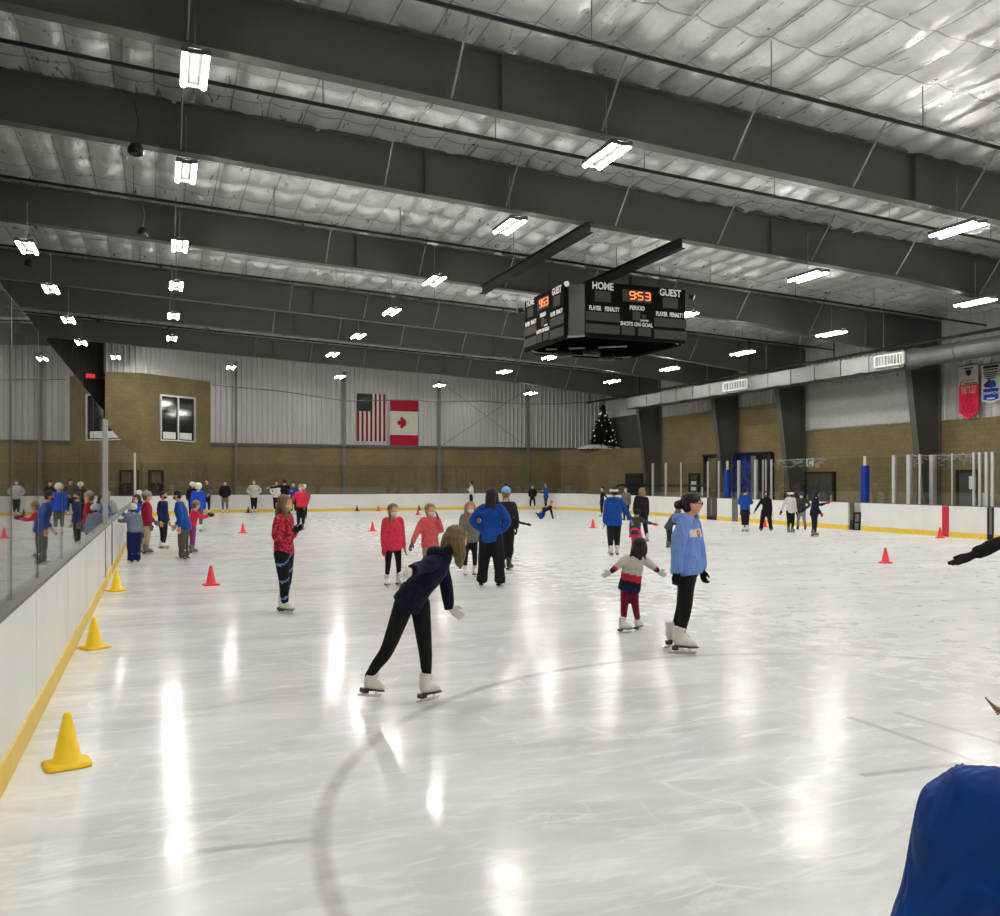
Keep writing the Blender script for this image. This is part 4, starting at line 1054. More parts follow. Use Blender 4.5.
ARMS = {  # elbow, wrist offsets from the shoulder in body axes (outward, forward, up), fractions of height
 'down': ((.025, -.005, -.16), (.035, .03, -.30)), 'out': ((.13, 0, -.07), (.27, .02, -.10)), 'low_out': ((.08, 0, -.135), (.15, .03, -.26)),
 'level': ((.15, 0, -.02), (.30, .0, -.04)), 'hips': ((.09, -.04, -.13), (.0, .03, -.22)), 'chest': ((.02, -.01, -.15), (-.055, .09, -.10)),
 'front': ((.02, .06, -.14), (.0, .19, -.13)), 'reach': ((.02, .11, -.09), (.0, .25, -.04)), 'face': ((.03, .06, -.13), (-.04, .12, .02)), 'lowfront': ((.02, .03, -.155), (-.03, .12, -.26)),
 'back': ((.06, -.1, -.12), (.1, -.2, -.2)), 'pocket': ((.05, -.03, -.155), (.02, .05, -.27))}

def inside(p, m=.33):                              # keep skaters on the ice, nearer along the same line of sight
    p = Vector(p); r = 4.6
    if p.x < XL+.34 and p.y < YF-r: p.x = XL+.34
    for _ in range(200):
        qx = abs(p.x-(XL+XR)/2)-((XR-XL)/2-r); qy = abs(p.y-(YN+YF)/2)-((YF-YN)/2-r)
        d = math.hypot(max(qx, 0), max(qy, 0))+min(max(qx, qy), 0)-r
        if d < -m: break
        p = p*.997
    return p
def person(px, yf, yh, yaw, label, top=None, bottom=None, skates='white', hair=None, hat=None, mask=None, gloves=None,
           arms=('down', 'down'), lean=0, bend=0, stance=.055, split=0, tuck=None, hem=.47, puff=1.0, leg=1.0, kid=False, hood=False, side_lean=0,
           J0=None, pos=None, H=None, head_yaw=0, head_pitch=0, face=None, feet=None, paint=None, topmats=None, extra=None, curl=.45, sk=1.0, cuff=None, skirt=None, band=None, collar=None, longhair=.23, name=None, knees=0, group=None, hands=None):
    free = pos is not None and J0 is not None or px == 0
    if pos is None: pos = ground(px, yf)
    pos = Vector((pos[0], pos[1], 0))
    if not free: pos = inside(pos)
    Zc = pos.dot(FWD)
    if H is None or (J0 is None and px): H = min(max(CAM_H+(HOR-yh)*Zc/F_PX, .95), 1.92)
    near = Zc < 12
    vox = min(max(Zc*.0018, .0125), .03)*(1 if H > 1.2 else .9)
    view = Vector((pos.x, pos.y, 0)).normalized(); vr = Vector((view.y, -view.x, 0)); a = math.radians(yaw)
    f = view*math.cos(a)+vr*math.sin(a); s = Vector((f.y, -f.x, 0))                      # forward, the person's right
    L = lambda x, y, z: (s*x+f*y)*H+UP*z*H
    sc = H/1.7; kk = 1.12 if kid else 1.0; hr = H*.0615*(1.17 if kid else 1)
    J = dict(pelvis=L(0, 0, .51), waist=L(0, 0, .60), chest=L(0, .004, .72), neck=L(0, -.004, .825), head=L(0, .012, .995)-UP*hr*1.18)
    for n_, q in (('R', 1), ('L', -1)):
        J['sh'+n_] = L(q*.096, 0, .787); J['hip'+n_] = L(q*.05, 0, .51)
        sp = split*(1 if q > 0 else -1)
        J['knee'+n_] = L(q*(stance*.5+.028), sp*.5+.012+knees*.12, .29-knees*.02); J['ank'+n_] = L(q*stance, sp, .075)
    if knees:
        for k_ in ('pelvis', 'waist', 'chest', 'neck', 'head', 'shR', 'shL', 'hipR', 'hipL'): J[k_] = J[k_]-UP*knees*.03*H-f*knees*.03*H
    for n_, q, ar in (('R', 1, arms[0]), ('L', -1, arms[1])):
        e, w = ARMS[ar] if isinstance(ar, str) else ar
        J['el'+n_] = J['sh'+n_]+L(q*e[0], e[1], e[2]); J['wr'+n_] = J['sh'+n_]+L(q*w[0], w[1], w[2])
    up_ = [k for k in J if k[:2] not in ('hi', 'kn', 'an') and k != 'pelvis']
    if lean or side_lean:
        R_ = Matrix.Rotation(-math.radians(lean), 3, s) @ Matrix.Rotation(math.radians(side_lean), 3, f)
        piv = J['pelvis'].copy()
        for k in up_: J[k] = piv+R_ @ (J[k]-piv)
    hf = f.copy(); hu = UP.copy()
    if lean: hf = Matrix.Rotation(-math.radians(lean*.6), 3, s) @ hf
    if J0:
        for k, v in J0.items(): J[k] = v-pos if k not in ('_',) else v
    if bend:                                                                             # neck drops further
        J['head'] = J['neck']+Matrix.Rotation(-math.radians(bend), 3, s) @ (J['head']-J['neck']); hf = Matrix.Rotation(-math.radians(bend*.7), 3, s) @ hf
    hf = Matrix.Rotation(-math.radians(head_yaw), 3, UP) @ hf; hs = hf.cross(UP).normalized()
    hf = (Matrix.Rotation(math.radians(head_pitch), 3, hs) @ hf).normalized(); hu = hs.cross(hf).normalized()
    if face is not None: hf = Vector(face).normalized(); hs = hf.cross(UP).normalized(); hu = hs.cross(hf).normalized()
    # ---- body: one continuous surface
    bm = B(); HC = J['head']
    ell(bm, HC+hu*hr*.18-hf*hr*.08, (hr*.80, hr*.98, hr*.95), hf, hu)
    ell(bm, HC-hu*hr*.42+hf*hr*.18, (hr*.60, hr*.66, hr*.62), hf, hu)
    ell(bm, HC-hu*hr*.86+hf*hr*.46, (hr*.26, hr*.24, hr*.2), hf, hu)                      # chin
    ell(bm, HC-hu*hr*.18+hf*hr*.86, (hr*.13, hr*.2, hr*.22), hf, hu)                      # nose
    ell(bm, HC+hu*hr*.2+hf*hr*.74, (hr*.5, hr*.14, hr*.09), hf, hu)                       # brow
    for q in (-1, 1): ell(bm, HC+hs*q*hr*.80-hu*hr*.06-hf*hr*.08, (hr*.1, hr*.16, hr*.24), hf, hu)
    limb(bm, [J['neck']-UP*.03*sc, J['neck']+(HC-J['neck'])*.35, HC-hu*hr*.3-hf*hr*.1], [.056*sc, .048*sc, .05*sc], side=s)
    tor = curve([J['pelvis']-UP*.02*H, J['waist'], J['chest'], J['neck']], 4)
    loft(bm, tor, [H*x for x in lerp_list([.078, .07, .084, .04], len(tor))], [H*x for x in lerp_list([.056, .05, .056, .036], len(tor))], s, 14)
    for n_ in 'RL':
        limb(bm, [J['neck']*.35+J['sh'+n_]*.65, J['sh'+n_], J['el'+n_], J['wr'+n_]], [H*.03, H*.031, H*.023, H*.0155], side=f)
        limb(bm, [J['hip'+n_]*.8+J['pelvis']*.2, J['hip'+n_], J['knee'+n_], J['ank'+n_]+UP*.02*H], [H*.05, H*.05, H*.03, H*.02], side=s)
    me = remesh(bm, vox*.85, 2)
    bm = B(); bm.from_mesh(me)
    for fa in bm.faces: fa.material_index = 0; fa.smooth = True
    n0 = len(bm.faces)
    def hand(bmh, n_, fat=1.0, cu=curl):
        w = J['wr'+n_]; d = (w-J['el'+n_]).normalized(); q = 1 if n_ == 'R' else -1
        th = f*.9-s*q*.35+UP*.1
        if abs(d.dot(s)) > .75 or abs(d.dot(th.normalized())) > .8: th = UP*.8+f*.5
        if hands and n_ in hands:
            if hands[n_][0] is not None: d = hands[n_][0].normalized()
            th = hands[n_][1]
        hand_geo(bmh, w+d*.012*H, d, th, sc*(1.0 if not kid else 1.08), cu if q > 0 else cu, fat)
    if not gloves:
        for n_ in 'RL':
            hb = B(); hand(hb, n_)
            if near:
                hm = remesh(hb, .0045, 1); bm.from_mesh(hm); bpy.data.meshes.remove(hm)
            else:
                tm = bpy.data.meshes.new('t'); bmesh.ops.recalc_face_normals(hb, faces=hb.faces); hb.to_mesh(tm); hb.free(); bm.from_mesh(tm); bpy.data.meshes.remove(tm)
    bm.faces.ensure_lookup_table(); k0 = len(bm.faces)
    for q in (-1, 1): ell(bm, HC+hs*q*hr*.31+hu*hr*.06+hf*hr*.82, (hr*.11, hr*.05, hr*.06), hf, hu)
    bm.faces.ensure_lookup_table(); k1 = len(bm.faces)
    ell(bm, HC-hu*hr*.5+hf*hr*.81, (hr*.22, hr*.06, hr*.06), hf, hu)
    bm.faces.ensure_lookup_table()
    for i in range(k0, k1): bm.faces[i].material_index = 1
    for i in range(k1, len(bm.faces)): bm.faces[i].material_index = 2
    bm.to_mesh(me); bm.free()
    body = mesh_obj('person', me, [SKIN, EYE, LIP], None); body.location = pos; setp(body, label, 'person', group)
    # ---- trousers
    if bottom:
        bm = B()
        loft(bm, [J['pelvis']-UP*.02*H, J['pelvis']+UP*.06*H], [H*.088*leg**.4]*2, [H*.068*leg**.4]*2, s, 14)
        for n_ in 'RL':
            kn = J['knee'+n_]; an = J['ank'+n_]+UP*(.02 if leg < 1.35 else -.01)*H
            r = [.060, .061*leg**.5, .042*leg, .035*leg, (.024 if leg < 1.05 else (.03*leg if leg < 1.35 else .041*leg))]
            limb(bm, [J['hip'+n_]*.75+J['pelvis']*.25, J['hip'+n_]-UP*.01*H, kn, (kn*.45+an*.55), an], [H*x for x in r], side=s)
        me = remesh(bm, vox, 2)
        mats = bottom if isinstance(bottom, (list, tuple)) else [bottom]
        o = mesh_obj('trousers', me, mats, body)
        if len(mats) > 1:
            for p in me.polygons:
                c = p.center; p.material_index = 1 if math.sin((c.z/H)*42+c.dot(s)*30/H) > .93 and c.dot(f) > -.2 else 0
    if skirt:
        bm = B(); loft(bm, [J['pelvis']-UP*.13*H, J['pelvis']+UP*.02*H], [H*.125, H*.1], [H*.1, H*.075], s, 16, .05); mesh_obj('skirt', remesh(bm, vox, 1), [skirt], body)
    # ---- top
    if top:
        bm = B(); P = puff
        hemc = J['pelvis']+(J['pelvis']-J['waist']).normalized()*(.51-hem)*H
        tor = curve([hemc, J['pelvis']+(J['waist']-J['pelvis'])*.3, J['waist'], J['chest'], J['neck']], 4)
        loft(bm, tor, [H*x*P for x in lerp_list([.108, .104, .098, .101, .052/P], len(tor))], [H*x*P for x in lerp_list([.082, .08, .074, .077, .048/P], len(tor))], s, 18, .12)
        for n_ in 'RL':
            w = J['wr'+n_]; limb(bm, [J['neck']*.45+J['sh'+n_]*.55-UP*.01*H, J['sh'+n_], J['el'+n_], w], [H*.034*P, H*.040*P, H*.036*P, H*.030*P], side=f)
        me = remesh(bm, vox, (5 if Zc < 3 else 4) if near else 2)
        # folds
        for v in me.vertices:
            c = v.co; d = noise.noise(Vector((c.x*7+pos.x, c.y*7, c.z*5)))*.010+noise.noise(Vector((c.x*17, c.y*17+pos.x, c.z*11)))*.004
            if Zc < 3: d += .014*noise.noise(Vector((c.x*9+c.z*3, c.y*9-c.z*5, c.z*2.2)))-.004*max(0, noise.noise(Vector((c.x*14, c.y*14+3, c.z*3)))*2-.5)
            v.co = c+v.normal*d*sc*(1.4 if near else 1)
        o = mesh_obj('jacket', me, topmats or [top], body)
        if paint:
            for p in me.polygons: p.material_index = paint(p.center, J, H, s, f)
        if hood:
            bm = B(); c = J['neck']-f*.055*H-(HC-J['neck']).normalized()*.01*H
            limb(bm, [J['neck']+s*.06*H+f*.03*H, c+s*.035*H-f*.005*H, c-s*.035*H-f*.005*H, J['neck']-s*.06*H+f*.03*H], [H*.022, H*.034, H*.034, H*.022], side=UP)
            mesh_obj('hood', remesh(bm, vox*.8, 2), [top], o)
        if collar:
            bm = B(); loft(bm, [J['neck']-(HC-J['neck'])*.1, J['neck']+(HC-J['neck'])*.32], [H*.052, H*.046], [H*.05, H*.044], s, 14, .1); mesh_obj('collar', remesh(bm, vox*.8, 2), [collar], o)
        if cuff:
            for n_ in 'RL':
                bm = B(); w = J['wr'+n_]; d = (w-J['el'+n_]).normalized(); loft(bm, [w-d*.018*H, w+d*.018*H], H*.027, H*.025, f, 12, .15); mesh_obj('cuff', remesh(bm, vox*.6, 1), [cuff], o)
    if gloves:
        for n_ in 'RL':
            hb = B(); hand(hb, n_, 1.18)
            if near: hm = remesh(hb, .005, 1)
            else: hm = bpy.data.meshes.new('glove'); bmesh.ops.recalc_face_normals(hb, faces=hb.faces); hb.to_mesh(hm); hb.free()
            mesh_obj('glove', hm, [gloves], body)
    if mask:
        bm = B(); ell(bm, HC-hu*hr*.5+hf*hr*.42, (hr*.64, hr*.56, hr*.46), hf, hu); mesh_obj('face_mask', remesh(bm, vox*.7, 1), [mask], body)
    # ---- hair and hats
    if hair:
        style, hm_ = hair; bm = B(); cap_c = HC+hu*hr*.40-hf*hr*.19
        if style != 'none': ell(bm, cap_c, (hr*.94, hr*1.01, hr*.84), hf, hu); ell(bm, HC-hu*hr*.22-hf*hr*.42, (hr*.78, hr*.62, hr*.72), hf, hu)
        back = HC-hf*hr*.75; dn = -UP
        if style == 'long':
            Lh = longhair*H
            limb(bm, [HC-hf*hr*.5+hu*hr*.3, back-hu*hr*.5, back+dn*Lh*.5-f*.01*H, back+dn*Lh-f*.012*H], [hr*.85, hr*.92, hr*.95, hr*.5], flat=.45, side=hs)
            for q in (-1, 1): limb(bm, [HC+hs*q*hr*.75+hu*hr*.4, HC+hs*q*hr*.85-hu*hr*.4, HC+hs*q*hr*.8+dn*Lh*.55+hf*hr*.25, HC+hs*q*hr*.7+dn*Lh*.8+hf*hr*.35], [hr*.3, hr*.36, hr*.36, hr*.16], flat=.8, side=hf)
        elif style == 'pony': limb(bm, [back+hu*hr*.3, back-hf*hr*.35, back-hf*hr*.25+dn*.09*H, back-hf*hr*.15+dn*.15*H], [hr*.25, hr*.34, hr*.3, hr*.12], side=hs)
        elif style == 'braid': limb(bm, [HC+hs*hr*.6-hu*hr*.4, HC+hs*hr*.7-hu*hr*1.1+hf*hr*.3, HC+hs*hr*.7+dn*.14*H+hf*hr*.6, HC+hs*hr*.65+dn*.19*H+hf*hr*.65], [hr*.3, hr*.26, hr*.22, hr*.1], side=hf)
        elif style == 'bun': ell(bm, HC-hf*hr*1.42-hu*hr*.12, (hr*.5, hr*.42, hr*.5), hf, hu); ell(bm, HC-hf*hr*1.1-hu*hr*.1, (hr*.4, hr*.4, hr*.42), hf, hu)
        me = remesh(bm, vox*.8, 2)
        for v in me.vertices:
            c = v.co; v.co = c+v.normal*noise.noise(Vector((c.x*60, c.y*60, c.z*6)))*.012*sc
        mesh_obj('hair', me, [hm_], body)
    if hat:
        style, hm_ = hat; bm = B()
        if style == 'beanie':
            ell(bm, HC+hu*hr*.48-hf*hr*.1, (hr*.98, hr*1.12, hr*.88), hf, hu); ell(bm, HC+hu*hr*1.38-hf*hr*.15, (hr*.24, hr*.24, hr*.22), hf, hu)
        elif style == 'fluffy': ell(bm, HC+hu*hr*.3-hf*hr*.16, (hr*1.25, hr*1.3, hr*1.15), hf, hu)
        elif style == 'helmet':
            ell(bm, HC+hu*hr*.36-hf*hr*.14, (hr*1.12, hr*1.24, hr*1.0), hf, hu); ell(bm, HC+hu*hr*.35+hf*hr*.85, (hr*.75, hr*.35, hr*.12), hf, hu)
        elif style == 'band': loft(bm, [HC+hu*hr*.0-hf*hr*.12, HC+hu*hr*.42-hf*hr*.12], [hr*1.08]*2, [hr*1.22]*2, hs, 18, .15)
        elif style == 'cap': ell(bm, HC+hu*hr*.45-hf*hr*.08, (hr*.95, hr*1.08, hr*.75), hf, hu); ell(bm, HC+hu*hr*.38+hf*hr*.95, (hr*.6, hr*.55, hr*.08), hf, hu)
        elif style == 'hoodup': ell(bm, HC+hu*hr*.12-hf*hr*.28, (hr*1.15, hr*1.1, hr*1.2), hf, hu); limb(bm, [HC-hu*hr*.6-hf*hr*.4, J['neck']-f*.02*H], [hr*.9, hr*.85], side=hs)
        me = remesh(bm, vox*.8, 1)
        if style == 'fluffy':
            for v in me.vertices: v.co = v.co+v.normal*noise.noise(v.co*45)*.03*sc
        mesh_obj({'helmet': 'helmet', 'band': 'headband', 'hoodup': 'hood'}.get(style, 'hat'), me, [hm_], body)
    # ---- skates
    fk = sc*(1.06 if not kid else 1.12)*sk*(.95 if not near else 1)
    for n_, q in (('R', 1), ('L', -1)):
        a_ = J['ank'+n_].copy(); fd = f; tilt = roll = 0; lift = 0
        if feet and n_ in feet: fd, tilt, roll, lift = feet[n_]
        else: fd = (f+s*q*.12).normalized()
        a_.z = lift
        if skates: skate(skates, a_, fd, fk, body, tilt, roll, near)
    if extra: extra(body, J, H, s, f, HC, hr, hf, hu, hs, vox)
    return body

def img(zc, **kw):                                    # joints read against the photograph, each with its own depth offset
    return {k: at_depth(v[0], v[1], zc+v[2]) for k, v in kw.items()}
right_at = lambda p: Vector((p.y, -p.x, 0)).normalized()

# --- girl in the navy jacket gliding on one leg
NAVY = patterned('navy jacket', srgb(17, 22, 52), srgb(9, 12, 30), 26, .8)
z1 = 7.2; g = ground(420, 702)
J = img(z1, pelvis=(411, 598, .0), waist=(421, 584, .0), chest=(435, 566, .0), neck=(446, 551, .0), head=(457, 539, -.01), shR=(431, 563, -.16), shL=(442, 560, .15),
        elR=(416, 569, -.36), wrR=(413, 570, -.56), elL=(446, 585, .22), wrL=(448.5, 606, .22), hipR=(404, 603, -.05), hipL=(420, 604, .06),
        kneeR=(388, 648, -.02), ankR=(368, 681, .05), kneeL=(425, 648, .03), ankL=(427, 682, .05))
fw = (RGT*.72+FWD*.7).normalized()
def cuffs_navy(body, Jn, H, s, f, HC, hr, hf, hu, hs, vox):
    bm = B()
    limb(bm, [HC-hf*hr*.2+UP*hr*.7, HC-hf*hr*.75, HC-hf*hr*1.15-UP*hr*.8, HC-hf*hr*1.5-UP*hr*1.5], [hr*.7, hr*.95, hr*.7, hr*.3], flat=.55, side=hs)
    limb(bm, [HC+UP*hr*.6-hs*hr*.3, HC-hs*hr*.2+hs*1.0*hr-hf*hr*.1, HC+hs*hr*.75-UP*hr*1.4+hf*hr*.05, HC+hs*hr*.6-UP*hr*2.5+hf*hr*.2], [hr*.5, hr*.75, hr*.62, hr*.2], flat=.6, side=hf)
    limb(bm, [HC+UP*hr*.3-hs*hr*.6, HC-hs*hr*.75-UP*hr*.5, HC-hs*hr*.5-UP*hr*2.1+hf*hr*.35], [hr*.4, hr*.5, hr*.2], flat=.6, side=hf)
    me = remesh(bm, vox*.8, 2)
    for v in me.vertices: c = v.co; v.co = c+v.normal*noise.noise(Vector((c.x*60, c.y*60, c.z*7)))*.014
    mesh_obj('hair', me, [H_BROWN], body)
person(420, 702, 522, 90, 'girl in navy jacket and black leggings leaning forward on white skates, hair hanging down', top=NAVY, bottom=BLKCLOTH, skates='white',
       hair=('cap', H_BROWN), gloves=GLW, J0=J, H=1.5, face=RGT*.95+FWD*.25-UP*.35, feet={'R': (fw, -.22, .12, .035), 'L': (fw, 0, 0, 0)}, hem=.46, puff=1.05, leg=.95, hood=True, extra=cuffs_navy, curl=.15, sk=.98, cuff=cloth('navy cuff', srgb(10, 12, 24)), pos=g, hands={'R': (-RGT*.5-FWD*.6-UP*.25, UP), 'L': (RGT*.75-UP*.65+FWD*.1, RGT*.6+UP*.7+FWD*.3)})

# --- woman in the light blue hoodie
LBLUE = cloth('light blue hoodie', srgb(110, 142, 208), .12, .85, 7, .9)
z2 = 9.3; g = ground(683, 652)
J = img(z2, pelvis=(687, 572, 0), waist=(686, 556, 0), chest=(687, 536, 0), neck=(688.5, 517, 0), head=(692.5, 504, 0), shR=(684, 524, -.17), shL=(694, 523, .15), elR=(677.5, 549, -.24), wrR=(676.5, 571, -.2),
        elL=(699, 549, .18), wrL=(702, 568, .13), hipR=(686, 578, -.07), hipL=(687, 578, .07), kneeR=(685.5, 608, -.06), ankR=(681, 638, -.08), kneeL=(682.5, 606, .15), ankL=(675, 634, .22))
WB = cloth('print white', srgb(205, 205, 190), .05); RB = cloth('print red', srgb(200, 50, 50), .05); YB = cloth('print yellow', srgb(210, 170, 60), .05)
def hoodie_paint(c, Jn, H, s, f):
    d = c-Jn['chest']; z = d.z/H; x = d.dot(s)/H; y = d.dot(f)/H
    if y > .015 and abs(z-.02) < .024:
        r = math.hypot(x, z-.02)
        if r < .011: return 3
        if r < .022: return 2
        if abs(x) < .07: return 1
    return 0
f2 = (RGT*.97-FWD*.22).normalized()
def glasses(body, Jn, H, s, f, HC, hr, hf, hu, hs, vox):
    bm = B()
    for q in (-1, 1):
        c = HC+hs*q*hr*.33+hu*hr*.08+hf*hr*.98; pts = [c+hs*math.cos(a_)*hr*.24+hu*math.sin(a_)*hr*.18 for a_ in [2*PI*k/12 for k in range(13)]]
        tube(bm, pts, hr*.03, 4); tube(bm, [HC+hs*q*hr*.55+hu*hr*.1+hf*hr*.95, HC+hs*q*hr*.85+hu*hr*.1-hf*hr*.1], hr*.03, 4)
    link('glasses', bm, BLACK, body)
    bm = B(); p = Jn['pelvis']+(Jn['pelvis']-Jn['waist']).normalized()*.02*H
person(683, 652, 492, 118, 'woman in light blue hoodie, black leggings and white skates with dark hair in a bun', top=LBLUE, topmats=[LBLUE, WB, RB, YB], paint=hoodie_paint, bottom=BLKCLOTH, skates='white',
       hair=('bun', H_DARK), gloves=GLB, J0=J, H=1.72, face=RGT*.98-FWD*.15-UP*.02, feet={'R': (f2, 0, 0, 0), 'L': (RGT, .1, 0, .01)}, hem=.505, puff=1.13, leg=.95, hood=True, extra=glasses, curl=.9, pos=g, sk=1.04)

# --- child in the striped sweater
SWW = cloth('sweater white', srgb(182, 180, 172), .1); SWR = cloth('sweater red', srgb(176, 34, 58), .12); SWK = cloth('sweater black', srgb(18, 18, 22), .1); SWN = cloth('sweater navy', srgb(20, 28, 66), .1)
PLAIDP = patterned('red patterned leggings', srgb(140, 26, 58), srgb(70, 14, 34), 60, .85)
def stripes(c, Jn, H, s, f):
    ax = (Jn['neck']-Jn['pelvis']).normalized(); t = (c-Jn['pelvis']).dot(ax)/(Jn['neck']-Jn['pelvis']).length
    for n_ in 'RL':
        w, e = Jn['wr'+n_], Jn['el'+n_]; u = (c-e).dot((w-e).normalized())/(w-e).length; off = ((c-e)-(w-e).normalized()*(c-e).dot((w-e).normalized())).length
        if off < .075*H/1.2 and u > .2:
            return 2 if u > .82 else (1 if u > .5 else (0))
    return 0 if t > .40 else (1 if t > .17 else (2 if t > .02 else 3))
z3 = 10.5; g = ground(630, 632)
J = img(z3, pelvis=(629.5, 586, 0), waist=(631, 578, 0), chest=(633, 566, 0), neck=(636, 556, 0), head=(639.5, 545, .02), shR=(644, 560, .02), shL=(627, 559, -.0), elR=(651, 565, .08), wrR=(657, 570, .12),
        elL=(619, 565, -.05), wrL=(612, 571, -.1), hipR=(633, 590, 0), hipL=(626, 590, 0), kneeR=(635, 604, -.02), ankR=(638, 624, .1), kneeL=(624.5, 604, -.02), ankL=(623.5, 624, -.05))
def straggle(body, Jn, H, s, f, HC, hr, hf, hu, hs, vox):
    bm = B()
    for dx, l in ((-.9, 2.2), (-.4, 1.6), (.7, 2.1)): limb(bm, [HC-hf*hr*.7+s*dx*hr*.5, HC-hf*hr*1.0+s*dx*hr-UP*hr, HC-hf*hr*.95+s*dx*hr*1.6-UP*hr*l], [hr*.3, hr*.28, hr*.08], side=s)
    mesh_obj('hair_strands', remesh(bm, vox*.7, 1), [H_DARK], body)
person(630, 632, 534, 12, 'child seen from behind in white sweater with red and black bands, arms spread wide', top=SWW, topmats=[SWW, SWR, SWK, SWN], paint=stripes, bottom=PLAIDP, skates='white', kid=True,
       hair=('long', H_DARK), gloves=GLW, J0=J, H=1.17, face=FWD*.9+RGT*.3+UP*.02, feet={'R': ((RGT*.55+FWD*.8), 0, 0, 0), 'L': ((RGT*.9+FWD*.3).normalized(), 0, 0, 0)}, hem=.46, puff=1.12, longhair=.15, extra=straggle, curl=.25, pos=g, cuff=SWK, hands={'R': (RGT*.8-UP*.55, UP*.8+RGT*.5), 'L': (-RGT*.85-UP*.5, UP*.8-RGT*.4)})

# --- girl in the plaid jacket, hands at her chest
PPLAID = patterned('pink red plaid jacket', srgb(212, 62, 84), srgb(128, 22, 44), 24, .8, th=.47)
BSTRIPE = [BLKCLOTH, cloth('blue stripe', srgb(96, 128, 190), .05)]
def scarf(body, Jn, H, s, f, HC, hr, hf, hu, hs, vox): pass
person(284, 613, 494, 118, 'girl in red plaid jacket and black trousers with a blue stripe, hands at her chest', top=PPLAID, bottom=BSTRIPE, skates='white', hair=('long', H_BROWN), mask=MASKY, gloves=GLB,
       arms=('chest', 'chest'), hem=.50, leg=1.12, stance=.045, split=.03, H=1.57, longhair=.17, puff=1.0, head_yaw=-10, feet=None)
# --- the row of girls and their coach
CORAL = patterned('coral jacket', srgb(214, 58, 80), srgb(196, 46, 70), 30, .7); CORAL2 = patterned('pale coral jacket', srgb(218, 96, 100), srgb(200, 84, 90), 30, .7)
GJK = patterned('grey heather jacket', srgb(120, 118, 114), srgb(98, 96, 94), 70, .8)
person(393, 587, 503, 160, 'girl in long coral jacket with a braid and white mask, black leggings', top=CORAL, bottom=BLKCLOTH, hair=('braid', H_BROWN), mask=MASKW, gloves=CORAL, kid=True, hem=.44, puff=1.05, stance=.075, leg=.88)
person(430, 584, 503, 155, 'girl in pale coral jacket with grey gloves, hand raised to her chin', top=CORAL2, bottom=cloth('beige trousers', srgb(165, 140, 115)), hair=('pony', H_LIGHT), gloves=GLG, kid=True, hem=.46, puff=1.12, arms=('low_out', 'face'), mask=MASKW, band=1)
person(470, 577, 501, 170, 'girl in grey heather jacket with long reddish hair and white mask', top=GJK, bottom=BLKCLOTH, hair=('long', H_RED), mask=MASKW, gloves=GLG, kid=True, hem=.46, puff=1.05, stance=.065, leg=.9, longhair=.15, collar=cloth('red scarf', srgb(196, 40, 56)))
person(491, 587, 487, 18, 'woman with long black hair, royal blue jacket and wide black trousers, seen from behind', top=ROYAL, bottom=BLKWIDE, skates='black', hair=('long', H_DARK), gloves=GLB, hem=.45, puff=1.08, stance=.095, leg=1.5, arms=('hips', 'hips'), longhair=.24, lean=3)
person(510, 555, 509, 195, 'small child in dark clothes and pale vest beside the black haired coach', top=cloth('dark fleece', srgb(40, 40, 40)), bottom=BLKWIDE, skates='grey', hat=('helmet', cloth('grey helmet', srgb(96, 92, 82))), hair=('short', H_BROWN), gloves=GLB, kid=True, arms=('down', 'out'), knees=.3)
person(506, 571, 487, 20, 'person in light blue knit hat mostly hidden behind the black haired coach', top=cloth('charcoal coat', srgb(36, 36, 38)), bottom=BLKWIDE, skates='black', hair=('short', H_BROWN), hat=('beanie', cloth('light blue knit', srgb(120, 165, 215))), gloves=GLB, arms=('pocket', 'pocket'), side_lean=0, H=1.66, stance=.04, puff=.9)
# --- blue coat with white headband, and the group behind
person(614, 556, 486, 345, 'person in royal blue coat with white headband and white skates, seen from behind', top=ROYAL, bottom=BLKWIDE, skates='white', hair=('short', H_DARK), hat=('band', WKNIT), gloves=GKNIT, hem=.44, puff=1.15, arms=('low_out', 'down'), hood=True, leg=1.15, split=.02, stance=.05)
BJK = cloth('black jacket', srgb(24, 24, 26), .2)
person(641, 542, 486, 335, 'adult in black jacket with long light brown hair bending over a child in a helmet', top=BJK, bottom=BLKWIDE, skates='white', hair=('long', H_LIGHT), gloves=GLB, lean=16, side_lean=10, hem=.46, arms=('down', 'lowfront'), stance=.12, leg=1.1, longhair=.2, H=1.72)
person(636, 554, 508, 20, 'child with pink trousers and dark grey coat held by the adult with long hair', top=cloth('dark grey coat', srgb(60, 62, 62), .25), bottom=cloth('pink snow trousers', srgb(222, 50, 88), .15), skates='grey', hat=('helmet', cloth('dark helmet', srgb(34, 34, 36))), gloves=GLR, kid=True, lean=12, hem=.44, leg=1.6, puff=1.1, arms=('out', 'down'), knees=.5, stance=.07)
person(626, 521, 487, 200, 'person in grey top far behind the bending adult', top=cloth('grey hoodie', srgb(96, 97, 96), .1), bottom=BLKCLOTH, skates='black', hair=('short', H_DARK), mask=MASKW, arms=('down', 'down'))
person(669, 548, 505, 70, 'child with long brown hair in dark grey coat bending forward behind the blue hoodie', top=cloth('slate coat', srgb(70, 72, 74), .25), bottom=cloth('dark green trousers', srgb(40, 42, 38)), skates='grey', hair=('long', H_BROWN), gloves=GLB, kid=True, lean=30, bend=15, hem=.42, puff=1.1, leg=1.2, arms=('front', 'front'), longhair=.17, H=1.28)
person(602, 517, 486, 262, 'slim person in all black with a white mask by the far boards', top=BJK, bottom=BLKCLOTH, skates='white', hair=('short', H_DARK), mask=MASKW, arms=('down', 'back'), stance=.03, lean=-3, puff=.88)
